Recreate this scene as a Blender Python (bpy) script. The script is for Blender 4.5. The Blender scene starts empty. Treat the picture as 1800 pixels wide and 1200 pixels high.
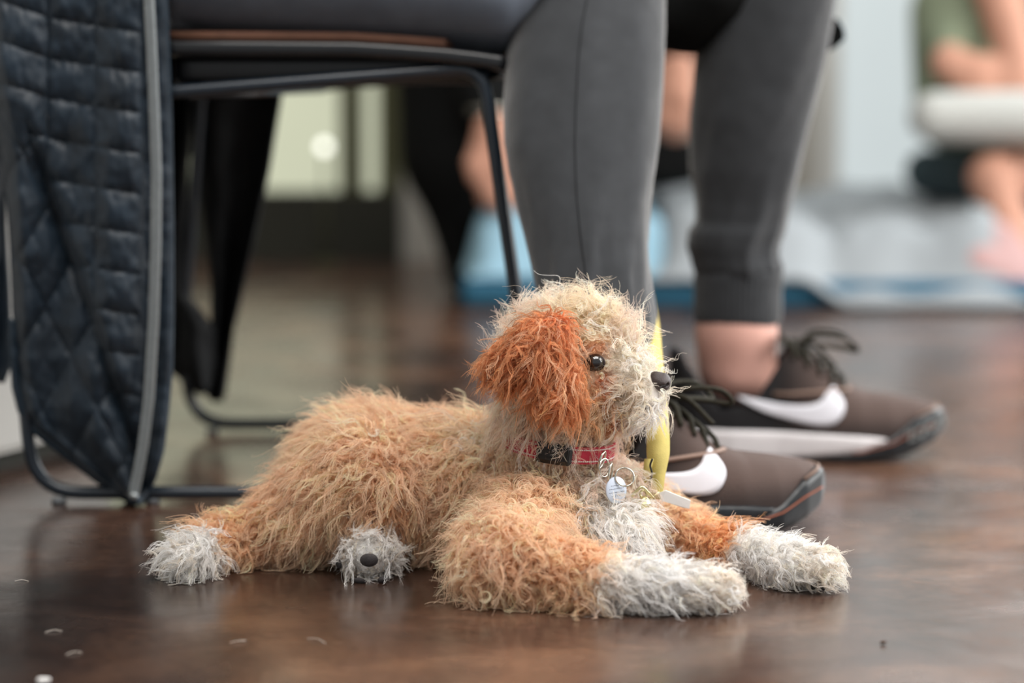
import bpy, bmesh, math, random
import numpy as np
from mathutils import Vector, Matrix, noise as mnoise

random.seed(7)
rng = np.random.default_rng(7)
SC = bpy.context.scene
COL = SC.collection

# ------------------------------------------------------------------ camera, world, light, exposure
FPX, CAMH = 4250.0, 0.44                        # focal length in pixels of the 1800x1200 frame, lens height in metres
PITCH = math.atan(500.0 / FPX)
cam_data = bpy.data.cameras.new('camera')
cam = bpy.data.objects.new('camera', cam_data)
COL.objects.link(cam)
cam.location = (0, 0, CAMH)
cam.rotation_euler = (math.pi / 2 - PITCH, 0, 0)
cam_data.sensor_width = 36.0
cam_data.lens = 85.0
cam_data.dof.use_dof = True
cam_data.dof.focus_distance = 2.01
cam_data.dof.aperture_fstop = 2.3
SC.camera = cam

world = bpy.data.worlds.new('world')
SC.world = world
world.use_nodes = True
bg = world.node_tree.nodes['Background']
bg.inputs[0].default_value = (0.93, 0.97, 1.0, 1)
bg.inputs[1].default_value = 0.42

def area_light(name, loc, target, sx, sy, power, color):
    l = bpy.data.lights.new(name, 'AREA')
    l.shape = 'RECTANGLE'; l.size = sx; l.size_y = sy; l.energy = power; l.color = color
    o = bpy.data.objects.new(name, l); COL.objects.link(o)
    o.location = loc
    o.rotation_euler = (Vector(target) - Vector(loc)).to_track_quat('-Z', 'Y').to_euler()
    return o
area_light('side_window_daylight', (3.2, 2.6, 1.6), (0.1, 2.2, 0.2), 3.4, 2.4, 145, (1.0, 0.98, 0.95))
area_light('back_window_daylight', (1.98, 5.12, 1.36), (1.2, 2.0, 0.6), 2.6, 1.7, 85, (0.96, 0.99, 1.0))
area_light('ceiling_panel_light', (0.5, 1.3, 2.9), (0.2, 2.2, 0.0), 2.4, 1.6, 92, (1.0, 0.955, 0.90))

SC.view_settings.view_transform = 'Standard'
SC.view_settings.look = 'None'
SC.view_settings.gamma = 1.0
SC.view_settings.exposure = 0.22
SC.view_settings.use_curve_mapping = False

# ------------------------------------------------------------------ helpers: pixels to places
_cp, _sp = math.cos(PITCH), math.sin(PITCH)
def ray(px, py):
    u, v = (px - 900.0) / FPX, (600.0 - py) / FPX
    return np.array([u, _cp + v * _sp, -_sp + v * _cp])
def P(px, py, Y):                               # the point on that pixel's ray at distance Y
    d = ray(px, py)
    t = Y / d[1]
    return np.array([d[0] * t, Y, CAMH + d[2] * t])
def G(px, py, z=0.0):                           # the point on that pixel's ray at height z
    d = ray(px, py)
    t = (z - CAMH) / d[2]
    return np.array([d[0] * t, d[1] * t, z])
def S(Y):                                       # metres per pixel at distance Y
    return Y * 1.0 / FPX
def F(px, py, R):                               # centre of a ball of R pixels at that pixel, resting on the floor
    d = ray(px, py)
    t = -CAMH / (d[2] - R / FPX)
    return np.array([d[0] * t, d[1] * t, CAMH + d[2] * t])
def lin(c):
    return tuple(((v / 255.0) / 12.92 if v <= 10.31 else (((v / 255.0) + 0.055) / 1.055) ** 2.4) for v in c)
def ss(a, b, x):
    t = np.clip((np.asarray(x, float) - a) / (b - a), 0, 1)
    return t * t * (3 - 2 * t)

# ------------------------------------------------------------------ helpers: materials
def mat(name, col, rough=0.6, spec=0.4, metal=0.0, var=0.0, vscale=20.0, bump=0.0, bscale=200.0, sheen=0.0, coat=0.0, emit=None, estr=0.0):
    m = bpy.data.materials.new(name); m.use_nodes = True
    nt = m.node_tree; p = nt.nodes['Principled BSDF']
    c = lin(col)
    p.inputs['Base Color'].default_value = (*c, 1)
    p.inputs['Roughness'].default_value = rough
    p.inputs['Specular IOR Level'].default_value = spec
    p.inputs['Metallic'].default_value = metal
    p.inputs['Sheen Weight'].default_value = sheen; p.inputs['Sheen Roughness'].default_value = 0.38
    p.inputs['Coat Weight'].default_value = coat
    tc = nt.nodes.new('ShaderNodeTexCoord')
    if var > 0:
        n = nt.nodes.new('ShaderNodeTexNoise'); n.inputs['Scale'].default_value = vscale; n.inputs['Detail'].default_value = 4
        nt.links.new(tc.outputs['Object'], n.inputs['Vector'])
        r = nt.nodes.new('ShaderNodeValToRGB')
        r.color_ramp.elements[0].position = 0.3; r.color_ramp.elements[1].position = 0.7
        r.color_ramp.elements[0].color = (*[x * (1 - var) for x in c], 1)
        r.color_ramp.elements[1].color = (*[min(1, x * (1 + var)) for x in c], 1)
        nt.links.new(n.outputs['Fac'], r.inputs['Fac']); nt.links.new(r.outputs['Color'], p.inputs['Base Color'])
    if bump > 0:
        n2 = nt.nodes.new('ShaderNodeTexNoise'); n2.inputs['Scale'].default_value = bscale; n2.inputs['Detail'].default_value = 3
        nt.links.new(tc.outputs['Object'], n2.inputs['Vector'])
        b = nt.nodes.new('ShaderNodeBump'); b.inputs['Strength'].default_value = bump; b.inputs['Distance'].default_value = 0.002
        nt.links.new(n2.outputs['Fac'], b.inputs['Height']); nt.links.new(b.outputs['Normal'], p.inputs['Normal'])
    if emit:
        p.inputs['Emission Color'].default_value = (*lin(emit), 1); p.inputs['Emission Strength'].default_value = estr
    return m

def floor_material():
    m = bpy.data.materials.new('polished_stained_shaded_concrete'); m.use_nodes = True
    nt = m.node_tree; p = nt.nodes['Principled BSDF']
    tc = nt.nodes.new('ShaderNodeTexCoord')
    def noise(scale, detail, dist=0.0, rough=0.55):
        n = nt.nodes.new('ShaderNodeTexNoise'); n.inputs['Scale'].default_value = scale
        n.inputs['Detail'].default_value = detail; n.inputs['Distortion'].default_value = dist; n.inputs['Roughness'].default_value = rough
        nt.links.new(tc.outputs['Object'], n.inputs['Vector']); return n
    def ramp(n, stops):
        r = nt.nodes.new('ShaderNodeValToRGB'); e = r.color_ramp.elements
        while len(e) < len(stops): e.new(0.5)
        for k, (pos, c) in enumerate(stops):
            e[k].position = pos; e[k].color = (*c, 1)
        nt.links.new(n.outputs['Fac'], r.inputs['Fac']); return r
    big = ramp(noise(5.5, 6, 0.6, 0.6), [(0.32, lin((50, 38, 33))), (0.5, lin((80, 58, 48))), (0.62, lin((106, 78, 62))), (0.75, lin((92, 70, 58)))])
    fine = ramp(noise(90, 5, 0.2, 0.7), [(0.35, (0.72, 0.72, 0.72)), (0.65, (1.18, 1.16, 1.14))])
    mx = nt.nodes.new('ShaderNodeMix'); mx.data_type = 'RGBA'; mx.blend_type = 'MULTIPLY'; mx.inputs[0].default_value = 1.0
    nt.links.new(big.outputs['Color'], mx.inputs[6]); nt.links.new(fine.outputs['Color'], mx.inputs[7])
    vd = nt.nodes.new('ShaderNodeVectorMath'); vd.operation = 'DISTANCE'; vd.inputs[1].default_value = (-0.55, 1.92, 0)  # stain patch that also darkens the left foreground in place of shade
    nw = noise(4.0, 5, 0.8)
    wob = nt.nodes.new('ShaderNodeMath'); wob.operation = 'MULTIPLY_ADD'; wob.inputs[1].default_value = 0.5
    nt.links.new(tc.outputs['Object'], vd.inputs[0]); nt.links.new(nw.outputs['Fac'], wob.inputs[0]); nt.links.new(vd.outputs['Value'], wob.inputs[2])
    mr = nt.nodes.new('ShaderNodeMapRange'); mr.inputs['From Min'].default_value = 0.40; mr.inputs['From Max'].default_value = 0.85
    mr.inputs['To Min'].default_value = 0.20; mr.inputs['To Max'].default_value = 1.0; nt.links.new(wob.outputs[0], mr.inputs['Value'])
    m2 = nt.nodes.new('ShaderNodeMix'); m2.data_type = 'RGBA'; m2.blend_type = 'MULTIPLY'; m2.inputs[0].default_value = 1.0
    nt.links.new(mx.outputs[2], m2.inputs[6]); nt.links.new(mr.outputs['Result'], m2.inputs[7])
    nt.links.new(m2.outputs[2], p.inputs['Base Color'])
    rr = ramp(noise(9, 5, 0.4), [(0.3, (0.14,) * 3), (0.7, (0.30,) * 3)])
    nt.links.new(rr.outputs['Color'], p.inputs['Roughness'])
    p.inputs['Specular IOR Level'].default_value = 0.9
    b = nt.nodes.new('ShaderNodeBump'); b.inputs['Strength'].default_value = 0.10; b.inputs['Distance'].default_value = 0.002
    nb = noise(38, 8, 0.3, 0.7)
    nt.links.new(nb.outputs['Fac'], b.inputs['Height']); nt.links.new(b.outputs['Normal'], p.inputs['Normal'])
    return m

# ------------------------------------------------------------------ helpers: objects and meshes
def empty(name, label, cat, loc=(0, 0, 0), group=None, kind=None):
    o = bpy.data.objects.new(name, None); COL.objects.link(o)
    o.location = tuple(float(v) for v in loc); o.empty_display_size = 0.02
    tag(o, label, cat, group, kind); return o
def tag(o, label=None, cat=None, group=None, kind=None):
    if label: o['label'] = label
    if cat: o['category'] = cat
    if group: o['group'] = group
    if kind: o['kind'] = kind
    return o
def own(o, parent):
    if parent is not None:
        o.parent = parent
        w = parent.location if parent.parent is None else Vector((0, 0, 0))
        o.matrix_parent_inverse = Matrix.Translation(-w)
    return o
def mesh(name, V, Fc, m, parent=None, smooth=True):
    me = bpy.data.meshes.new(name)
    me.from_pydata([tuple(map(float, v)) for v in V], [], [tuple(int(i) for i in f) for f in Fc])
    me.validate(); me.update()
    if smooth: me.polygons.foreach_set('use_smooth', [True] * len(me.polygons))
    me.materials.append(m)
    o = bpy.data.objects.new(name, me); COL.objects.link(o)
    return own(o, parent)
def recalc(o):
    bm = bmesh.new(); bm.from_mesh(o.data); bmesh.ops.recalc_face_normals(bm, faces=bm.faces); bm.to_mesh(o.data); bm.free()
    return o
class MB:
    def __init__(s): s.V = []; s.F = []
    def add(s, V, Fc):
        n = len(s.V); s.V += [tuple(v) for v in V]; s.F += [tuple(i + n for i in f) for f in Fc]; return s
    def box(s, lo, hi, c=0.0):
        x0, y0, z0 = lo; x1, y1, z1 = hi
        if c <= 0:
            V = [(x, y, z) for x in (x0, x1) for y in (y0, y1) for z in (z0, z1)]
            return s.add(V, [(0, 1, 3, 2), (4, 6, 7, 5), (0, 4, 5, 1), (2, 3, 7, 6), (0, 2, 6, 4), (1, 5, 7, 3)])
        bm = bmesh.new(); bmesh.ops.create_cube(bm, size=1.0)
        for v in bm.verts:
            v.co = Vector(((x0 + x1) / 2 + v.co.x * (x1 - x0), (y0 + y1) / 2 + v.co.y * (y1 - y0), (z0 + z1) / 2 + v.co.z * (z1 - z0)))
        bmesh.ops.bevel(bm, geom=list(bm.edges), offset=c, segments=2, affect='EDGES', profile=0.7)
        bm.verts.index_update()
        s.add([tuple(v.co) for v in bm.verts], [[v.index for v in f.verts] for f in bm.faces]); bm.free(); return s
    def tube(s, pts, r, seg=10, cap=True, closed=False):
        V, Fc = tube_geo(pts, r, seg, cap, closed); return s.add(V, Fc)
    def build(s, name, m, parent=None, smooth=True):
        return recalc(mesh(name, s.V, s.F, m, parent, smooth))
def catmull(pts, n=8, closed=False):
    pts = [np.asarray(p, float) for p in pts]
    out = []; N = len(pts)
    rngk = range(N if closed else N - 1)
    for k in rngk:
        p0 = pts[(k - 1) % N] if (closed or k > 0) else 2 * pts[0] - pts[1]
        p1, p2 = pts[k], pts[(k + 1) % N]
        p3 = pts[(k + 2) % N] if (closed or k + 2 < N) else 2 * pts[-1] - pts[-2]
        for j in range(n):
            t = j / n
            out.append(0.5 * ((2 * p1) + (-p0 + p2) * t + (2 * p0 - 5 * p1 + 4 * p2 - p3) * t * t + (-p0 + 3 * p1 - 3 * p2 + p3) * t ** 3))
    if not closed: out.append(pts[-1])
    return out
def fillet(pts, rads, n=7):                      # polyline with rounded corners
    pts = [np.asarray(p, float) for p in pts]; out = [pts[0]]
    for k in range(1, len(pts) - 1):
        a, b, c = pts[k - 1], pts[k], pts[k + 1]
        da, dc = (a - b), (c - b); la, lc = np.linalg.norm(da), np.linalg.norm(dc)
        q = min(rads[k], la * 0.48, lc * 0.48)
        p0, p1 = b + da / la * q, b + dc / lc * q
        for j in range(n + 1):
            t = j / n
            out.append((1 - t) ** 2 * p0 + 2 * t * (1 - t) * b + t * t * p1)
    out.append(pts[-1]); return out
def frames(pts):
    pts = np.array(pts); T = np.gradient(pts, axis=0); T /= np.linalg.norm(T, axis=1)[:, None] + 1e-12
    U = []
    ref = np.array([0, 0, 1.0]) if abs(T[0][2]) < 0.9 else np.array([0, 1.0, 0])
    u = np.cross(T[0], ref); u /= np.linalg.norm(u)
    for t in T:
        u = u - t * np.dot(u, t); u /= np.linalg.norm(u) + 1e-12; U.append(u.copy())
    U = np.array(U); W = np.cross(T, U); return T, U, W
def tube_geo(pts, r, seg=10, cap=True, closed=False):
    pts = np.array(pts, float); n = len(pts)
    if np.isscalar(r): r = np.full(n, r)
    r = np.asarray(r, float)
    if closed:
        T = np.roll(pts, -1, 0) - np.roll(pts, 1, 0); T /= np.linalg.norm(T, axis=1)[:, None]
        c = pts.mean(0); nrm = np.cross(pts[0] - c, pts[n // 4] - c); nrm /= np.linalg.norm(nrm)
        W = np.tile(nrm, (n, 1)); U = np.cross(W, T)
    else:
        T, U, W = frames(pts)
    a = np.linspace(0, 2 * math.pi, seg, endpoint=False)
    V = (pts[:, None, :] + r[:, None, None] * (np.cos(a)[None, :, None] * U[:, None, :] + np.sin(a)[None, :, None] * W[:, None, :])).reshape(-1, 3)
    Fc = []
    for i in range(n if closed else n - 1):
        for j in range(seg):
            i2 = (i + 1) % n
            Fc.append((i * seg + j, i * seg + (j + 1) % seg, i2 * seg + (j + 1) % seg, i2 * seg + j))
    if cap and not closed:
        Fc.append(tuple(range(seg - 1, -1, -1))); Fc.append(tuple((n - 1) * seg + j for j in range(seg)))
    return V, Fc
def ring_pts(c, u, v, ru, rv, n=24):
    return [np.asarray(c) + ru * math.cos(a) * np.asarray(u) + rv * math.sin(a) * np.asarray(v) for a in np.linspace(0, 2 * math.pi, n, endpoint=False)]
def loft(rings, cap=True):
    m = len(rings[0]); V = [p for r in rings for p in r]; Fc = []
    for i in range(len(rings) - 1):
        for j in range(m):
            Fc.append((i * m + j, i * m + (j + 1) % m, (i + 1) * m + (j + 1) % m, (i + 1) * m + j))
    if cap:
        Fc.append(tuple(range(m - 1, -1, -1))); Fc.append(tuple((len(rings) - 1) * m + j for j in range(m)))
    return V, Fc
def grid_faces(nu, nv):
    return [(i * nv + j, i * nv + j + 1, (i + 1) * nv + j + 1, (i + 1) * nv + j) for i in range(nu - 1) for j in range(nv - 1)]
def solid(o, t, off=0.0):
    md = o.modifiers.new('thickness', 'SOLIDIFY'); md.thickness = t; md.offset = off; return o
def prism(poly, nrm, depth):                    # flat outline with thickness
    poly = [np.asarray(p, float) for p in poly]; nrm = np.asarray(nrm, float) * depth; n = len(poly)
    V = poly + [p + nrm for p in poly]
    Fc = [tuple(range(n)), tuple(range(2 * n - 1, n - 1, -1))] + [(j, j + n, (j + 1) % n + n, (j + 1) % n) for j in range(n)]
    return V, Fc

def surface_nets(f, lo, hi, h):
    lo = np.array(lo, float); hi = np.array(hi, float)
    n = np.ceil((hi - lo) / h).astype(int) + 1
    ax = [lo[k] + h * np.arange(n[k]) for k in range(3)]
    V = np.empty(n)
    yy, zz = np.meshgrid(ax[1], ax[2], indexing='ij')
    step = max(1, int(150000 / (n[1] * n[2])))
    for i in range(0, n[0], step):
        xs = ax[0][i:i + step]
        p = np.empty((len(xs), n[1], n[2], 3)); p[..., 0] = xs[:, None, None]; p[..., 1] = yy; p[..., 2] = zz
        V[i:i + step] = f(p.reshape(-1, 3)).reshape(len(xs), n[1], n[2])
    ins = V < 0
    cs = n - 1
    Ssum = np.zeros((*cs, 3)); cnt = np.zeros(cs); quads = []
    idx = np.arange(np.prod(cs)).reshape(cs)
    for a in range(3):
        b, c = (a + 1) % 3, (a + 2) % 3
        s0 = [slice(None)] * 3; s1 = [slice(None)] * 3
        s0[a] = slice(0, n[a] - 1); s1[a] = slice(1, n[a])
        v0, v1 = V[tuple(s0)], V[tuple(s1)]
        m = ins[tuple(s0)] != ins[tuple(s1)]
        t = np.where(m, v0 / np.where(m, v0 - v1, 1), 0)
        I = np.indices(v0.shape).astype(float); I[a] += t
        for db in (0, 1):
            for dc in (0, 1):
                sl = [slice(None)] * 3
                sl[b] = slice(db, n[b] - 1 + db); sl[c] = slice(dc, n[c] - 1 + dc)
                mm = m[tuple(sl)]
                cnt += mm
                for k in range(3): Ssum[..., k] += I[k][tuple(sl)] * mm
        sl = [slice(None)] * 3; sl[b] = slice(1, n[b] - 1); sl[c] = slice(1, n[c] - 1)
        w = np.argwhere(m[tuple(sl)]); w[:, b] += 1; w[:, c] += 1
        if len(w):
            def cid(db, dc):
                q = w.copy(); q[:, b] -= db; q[:, c] -= dc; return idx[q[:, 0], q[:, 1], q[:, 2]]
            q = np.stack([cid(1, 1), cid(0, 1), cid(0, 0), cid(1, 0)], 1)
            flip = ~ins[tuple(s0)][w[:, 0], w[:, 1], w[:, 2]]
            q[flip] = q[flip][:, ::-1]; quads.append(q)
    act = cnt > 0
    remap = -np.ones(np.prod(cs), int); remap[idx[act]] = np.arange(act.sum())
    verts = lo + h * (Ssum[act] / cnt[act][:, None])
    return verts, remap[np.concatenate(quads)]
def cone_d(p, a, b, ra, rb):
    a = np.asarray(a, float); ab = np.asarray(b, float) - a
    L = float(ab @ ab)
    t = np.clip(((p - a) @ ab) / L, 0, 1) if L > 1e-12 else np.zeros(len(p))
    d = p - (a + t[:, None] * ab)
    return np.sqrt((d * d).sum(1)) - (ra + (rb - ra) * t), t
def blob(bones, k=0.012):
    def f(p):
        acc = np.zeros(len(p)); mn = np.full(len(p), 1e9); ds = []
        for (a, b, ra, rb) in bones:
            d, _ = cone_d(p, a, b, ra, rb); ds.append(d); mn = np.minimum(mn, d)
        for d in ds: acc += np.exp(-np.minimum((d - mn) / k, 40))
        return mn - k * np.log(acc)
    return f
def blob_mesh(name, bones, m, parent=None, h=0.01, k=0.012):
    pts = np.array([q for b in bones for q in (b[0], b[1])]); r = max(max(b[2], b[3]) for b in bones) + 3 * k + 2 * h
    V, Q = surface_nets(blob(bones, k), pts.min(0) - r, pts.max(0) + r, h)
    return mesh(name, V, Q, m, parent)

# ------------------------------------------------------------------ materials
M = dict(
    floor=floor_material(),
    wall=mat('pale_plaster', (176, 171, 162), 0.8, 0.2, var=0.06, vscale=4),
    dado=mat('dark_olive_panel', (38, 38, 30), 0.6, 0.3, var=0.15, vscale=6),
    mull=mat('olive_frame', (70, 70, 46), 0.5, 0.3, var=0.1, vscale=9),
    cabinet=mat('white_laminate', (205, 203, 198), 0.5, 0.3, var=0.03, vscale=5),
    pane=mat('daylit_pane', (120, 125, 125), 0.3, 0.3, emit=(226, 236, 238), estr=0.57),
    pane_g=mat('green_daylit_pane', (110, 112, 95), 0.3, 0.3, emit=(200, 203, 178), estr=0.80, var=0.2, vscale=3),
    frame=mat('navy_black_painted_steel', (24, 34, 44), 0.28, 0.6, var=0.1, vscale=60, bump=0.03, bscale=500),
    shell=mat('black_plastic', (22, 24, 27), 0.30, 0.5, var=0.1, vscale=30, bump=0.05, bscale=700),
    pad=mat('brown_seat_pad', (112, 78, 62), 0.7, 0.3, var=0.15, vscale=40, bump=0.2, bscale=500),
    glide=mat('clear_grey_glide', (95, 100, 105), 0.35, 0.5),
    nylon=mat('navy_quilted_nylon', (25, 37, 48), 0.48, 0.35, var=0.3, vscale=28, bump=0.25, bscale=130, sheen=0.15),
    lining=mat('black_jacket_lining', (14, 16, 18), 0.7, 0.2, var=0.2, vscale=25, bump=0.2, bscale=120),
    binding=mat('navy_binding', (30, 44, 56), 0.5, 0.35, var=0.1, vscale=90, bump=0.15, bscale=600),
    zip=mat('silver_zip', (150, 156, 158), 0.4, 0.5, metal=0.5, var=0.08, vscale=200),
    jogger=mat('charcoal_jersey', (56, 58, 61), 0.9, 0.15, var=0.09, vscale=60, bump=0.25, bscale=900, sheen=0.6),
    seam=mat('dark_seam_thread', (34, 35, 37), 0.9, 0.1),
    navy=mat('dark_navy_cloth', (98, 106, 118), 0.9, 0.15, var=0.12, vscale=30, bump=0.2, bscale=500, sheen=0.2),
    skin=mat('skin', (222, 172, 158), 0.5, 0.35, var=0.06, vscale=25, bump=0.05, bscale=300),
    knit=None, rubber=mat('black_rubber', (30, 34, 38), 0.34, 0.5, var=0.15, vscale=80, bump=0.12, bscale=400),
    foam=mat('white_foam', (222, 218, 220), 0.55, 0.3, var=0.03, vscale=60, bump=0.06, bscale=500),
    mark=mat('white_print', (226, 226, 234), 0.5, 0.3, var=0.02, vscale=60),
    letter=mat('grey_print', (140, 143, 142), 0.6, 0.3),
    lace=mat('dark_olive_lace', (46, 44, 36), 0.8, 0.2, var=0.25, vscale=200, bump=0.3, bscale=900),
    inner=mat('black_shoe_lining', (16, 16, 17), 0.9, 0.1, var=0.1, vscale=40),
    trim=mat('taupe_trim', (140, 116, 104), 0.6, 0.3, var=0.08, vscale=60),
    rust=mat('rust_red_seam', (150, 88, 66), 0.6, 0.3, var=0.1, vscale=80),
    dogskin=mat('dog_skin', (196, 160, 136), 0.6, 0.3, var=0.10, vscale=45, bump=0.1, bscale=300),
    eye=mat('dark_eye', (16, 12, 11), 0.06, 0.6, coat=1.0),
    eyerim=mat('dark_eye_rim', (54, 40, 40), 0.5, 0.4, var=0.1, vscale=200),
    nose=mat('brown_black_nose', (56, 44, 44), 0.42, 0.5, var=0.25, vscale=200, bump=0.35, bscale=1600),
    dark=mat('near_black_skin', (22, 20, 20), 0.5, 0.4),
    padm=mat('charcoal_paw_pad', (58, 54, 55), 0.6, 0.3, var=0.2, vscale=300, bump=0.3, bscale=1500),
    claw=mat('black_claw', (24, 22, 22), 0.3, 0.5),
    webbing=mat('red_webbing', (176, 46, 66), 0.65, 0.3, var=0.12, vscale=150, bump=0.25, bscale=1200),
    stitch=mat('white_stitching', (232, 226, 224), 0.7, 0.2),
    buckle=mat('black_buckle', (20, 22, 24), 0.32, 0.5, var=0.05, vscale=100),
    steel=mat('polished_steel', (205, 203, 192), 0.2, 0.5, metal=1.0, var=0.05, vscale=200),
    brass=mat('pale_brass', (214, 206, 160), 0.32, 0.5, metal=1.0, var=0.08, vscale=200),
    tagm=mat('pale_blue_grey_tag', (196, 206, 222), 0.35, 0.4, var=0.03, vscale=200),
    ink=mat('grey_engraving', (96, 100, 110), 0.6, 0.2),
    yellow=mat('yellow_leash_webbing', (206, 188, 112), 0.7, 0.2, var=0.06, vscale=120, bump=0.25, bscale=1200),
    white=mat('white_plastic', (232, 230, 228), 0.45, 0.3, var=0.02, vscale=90),
    blackcloth=mat('black_cloth', (17, 18, 18), 0.95, 0.1, var=0.15, vscale=14),
    olive=mat('sage_green_shirt', (140, 150, 126), 0.95, 0.1, var=0.14, vscale=11),
    slate=mat('slate_trousers', (72, 86, 90), 0.9, 0.1, var=0.15, vscale=12),
    pinkskin=mat('background_skin', (196, 146, 124), 0.6, 0.3, var=0.06, vscale=20),
    bedding=mat('pale_grey_blue_bedding', (150, 156, 160), 0.8, 0.2, var=0.05, vscale=7),
    bluebed=mat('light_blue_bedding', (142, 178, 196), 0.8, 0.2, var=0.08, vscale=9),
    bluebase=mat('teal_blue_mattress', (46, 92, 116), 0.8, 0.2, var=0.1, vscale=9),
    cushion=mat('white_cushion', (186, 188, 184), 0.85, 0.2, var=0.04, vscale=12),
    rose=mat('dusty_rose_cloth', (182, 150, 148), 0.9, 0.1, var=0.1, vscale=12),
    hair=mat('dark_brown_hair', (48, 36, 30), 0.7, 0.3, var=0.2, vscale=60),
    glint=mat('round_glint_glow', (220, 220, 212), 0.5, 0.3, emit=(235, 235, 226), estr=2.6),
    speck=mat('brown_crumb', (70, 50, 40), 0.8, 0.2, var=0.1, vscale=300),
    lint=mat('pale_hair_strand', (205, 196, 186), 0.6, 0.3, var=0.03, vscale=300),
)

# ------------------------------------------------------------------ the room
def box_obj(name, lo, hi, m, parent=None, c=0.0):
    return MB().box(lo, hi, c).build(name, m, parent, smooth=False)
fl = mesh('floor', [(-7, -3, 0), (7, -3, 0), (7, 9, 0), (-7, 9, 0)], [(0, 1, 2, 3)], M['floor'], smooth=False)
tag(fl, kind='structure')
WY = 5.25                                       # the far wall
def wx(px): return P(px, 300, WY)[0]
wall = MB()
wall.box((wx(705), WY, 0), (wx(1432), WY + 0.12, 2.8))
wall.box((-7, WY, 2.3), (wx(705), WY + 0.12, 2.8))
wall.box((wx(1432), WY, 2.3), (7, WY + 0.12, 2.8))
tag(wall.build('wall_back', M['wall'], None, False), kind='structure')
tag(box_obj('wall_left', (-2.52, -2.5, 0), (-2.4, WY, 2.8), M['wall']), kind='structure')
sill_z = 0.15
tag(box_obj('baseboard_back_left', (-7, WY - 0.03, 0), (wx(705), WY + 0.12, sill_z), M['dado']), kind='structure')
tag(box_obj('baseboard_back_right', (wx(1432), WY - 0.03, 0), (7, WY + 0.12, 0.08), M['cabinet']), kind='structure')
def window(n, x0, x1, z0, z1, mull_x, pm, fm):
    fr = MB()
    for a, b in ((x0, x0 + 0.05), (x1 - 0.05, x1)): fr.box((a, WY - 0.02, z0), (b, WY + 0.1, z1))
    for x in mull_x: fr.box((x - 0.024, WY - 0.02, z0), (x + 0.024, WY + 0.1, z1))
    fr.box((x0, WY - 0.02, z1 - 0.06), (x1, WY + 0.1, z1))
    w = fr.build('window_%d' % n, fm, None, False); tag(w, kind='structure')
    xs = [x0 + 0.05] + sorted(mull_x) + [x1 - 0.05]
    for a, b in zip(xs[:-1], xs[1:]):
        box_obj('pane', (a, WY + 0.05, z0), (b, WY + 0.06, z1 - 0.05), pm, w)
    return w
window(1, -2.4, wx(706), sill_z, 2.3, [wx(618), -0.95, -1.6], M['pane_g'], M['mull'])
window(2, wx(1432), 3.4, 0.08, 2.3, [1.1, 1.7, 2.3, 2.9], M['pane'], M['cabinet'])

# white cabinet standing left of the chair
ca, cb = G(0, 838), G(108, 808)
cd = (cb - ca) / np.linalg.norm(cb - ca); cn = np.array([-cd[1], cd[0], 0])
cab = empty('cabinet', 'white cabinet standing on the floor beyond the quilted jacket', 'cabinet', ca)
def cab_box(name, t0, t1, n0, n1, z0, z1, m):
    V = [ca + cd * t + cn * n + np.array([0, 0, z]) for t in (t0, t1) for n in (n0, n1) for z in (z0, z1)]
    b = MB(); b.add(V, [(0, 1, 3, 2), (4, 6, 7, 5), (0, 4, 5, 1), (2, 3, 7, 6), (0, 2, 6, 4), (1, 5, 7, 3)])
    return b.build(name, m, cab, False)
cab_box('body', -0.5, 0.22, 0.012, 0.5, 0.02, 0.9, M['cabinet'])
cab_box('plinth', -0.49, 0.21, 0.03, 0.49, 0.0, 0.02, M['dado'])
cab_box('door', -0.485, -0.14, 0.0, 0.012, 0.03, 0.89, M['cabinet'])
cab_box('door', -0.13, 0.215, 0.0, 0.012, 0.03, 0.89, M['cabinet'])

# ------------------------------------------------------------------ background: mattress, blankets, people
def heap(name, x0, x1, y0, y1, zf, m, label, cat, nx=60, ny=40, seed=0, amp=0.02, z0=lambda a: 0.052):
    V = []
    for i in range(nx):
        for j in range(ny):
            a, b = i / (nx - 1), j / (ny - 1)
            x, y = x0 + (x1 - x0) * a, y0 + (y1 - y0) * b
            edge = float(ss(0, 0.10, a) * ss(1, 0.90, a) * ss(0, 0.14, b) * ss(1, 0.86, b))
            n = mnoise.noise(Vector((x * 7, y * 7, seed))) + 0.6 * mnoise.noise(Vector((x * 17, y * 15, seed + 3)))
            V.append((x + 0.02 * mnoise.noise(Vector((y * 9, x * 3, seed + 9))), y + 0.02 * mnoise.noise(Vector((x * 8, y * 3, seed + 5))), z0(a) + edge * (zf(a, b) + amp * n)))
    o = mesh(name, V, grid_faces(nx, ny), m); solid(o, 0.006, 1.0); recalc(o)
    return tag(o, label, cat)
mx0, mx1 = P(812, 540, 4.25)[0], P(1830, 540, 4.25)[0]
mb = MB().box((mx0, 4.22, 0), (mx1, 5.1, 0.05), 0.018)
tag(mb.build('floor_mattress', M['bluebase']), 'thin teal blue mattress lying on the floor under pale bedding', 'mattress')
heap('blanket', mx0 + 0.01, P(1190, 500, 4.3)[0], 4.23, 5.08, lambda a, b: 0.10, M['bluebed'], 'light blue blanket bunched on the mattress behind the charcoal trouser legs', 'blanket', seed=2)
heap('duvet', P(1130, 500, 4.3)[0], mx1 - 0.01, 4.195, 5.06, lambda a, b: 0.085 + 0.045 * b + 0.012 * math.sin(9 * a) + 0.035 * float(ss(0.42, 0.55, a)), M['bedding'], 'crumpled pale grey duvet spread over the mattress beyond the sneakers', 'duvet', seed=5, amp=0.030, z0=lambda a: 0.052 - 0.045 * float(ss(0.40, 0.52, a)))

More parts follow.
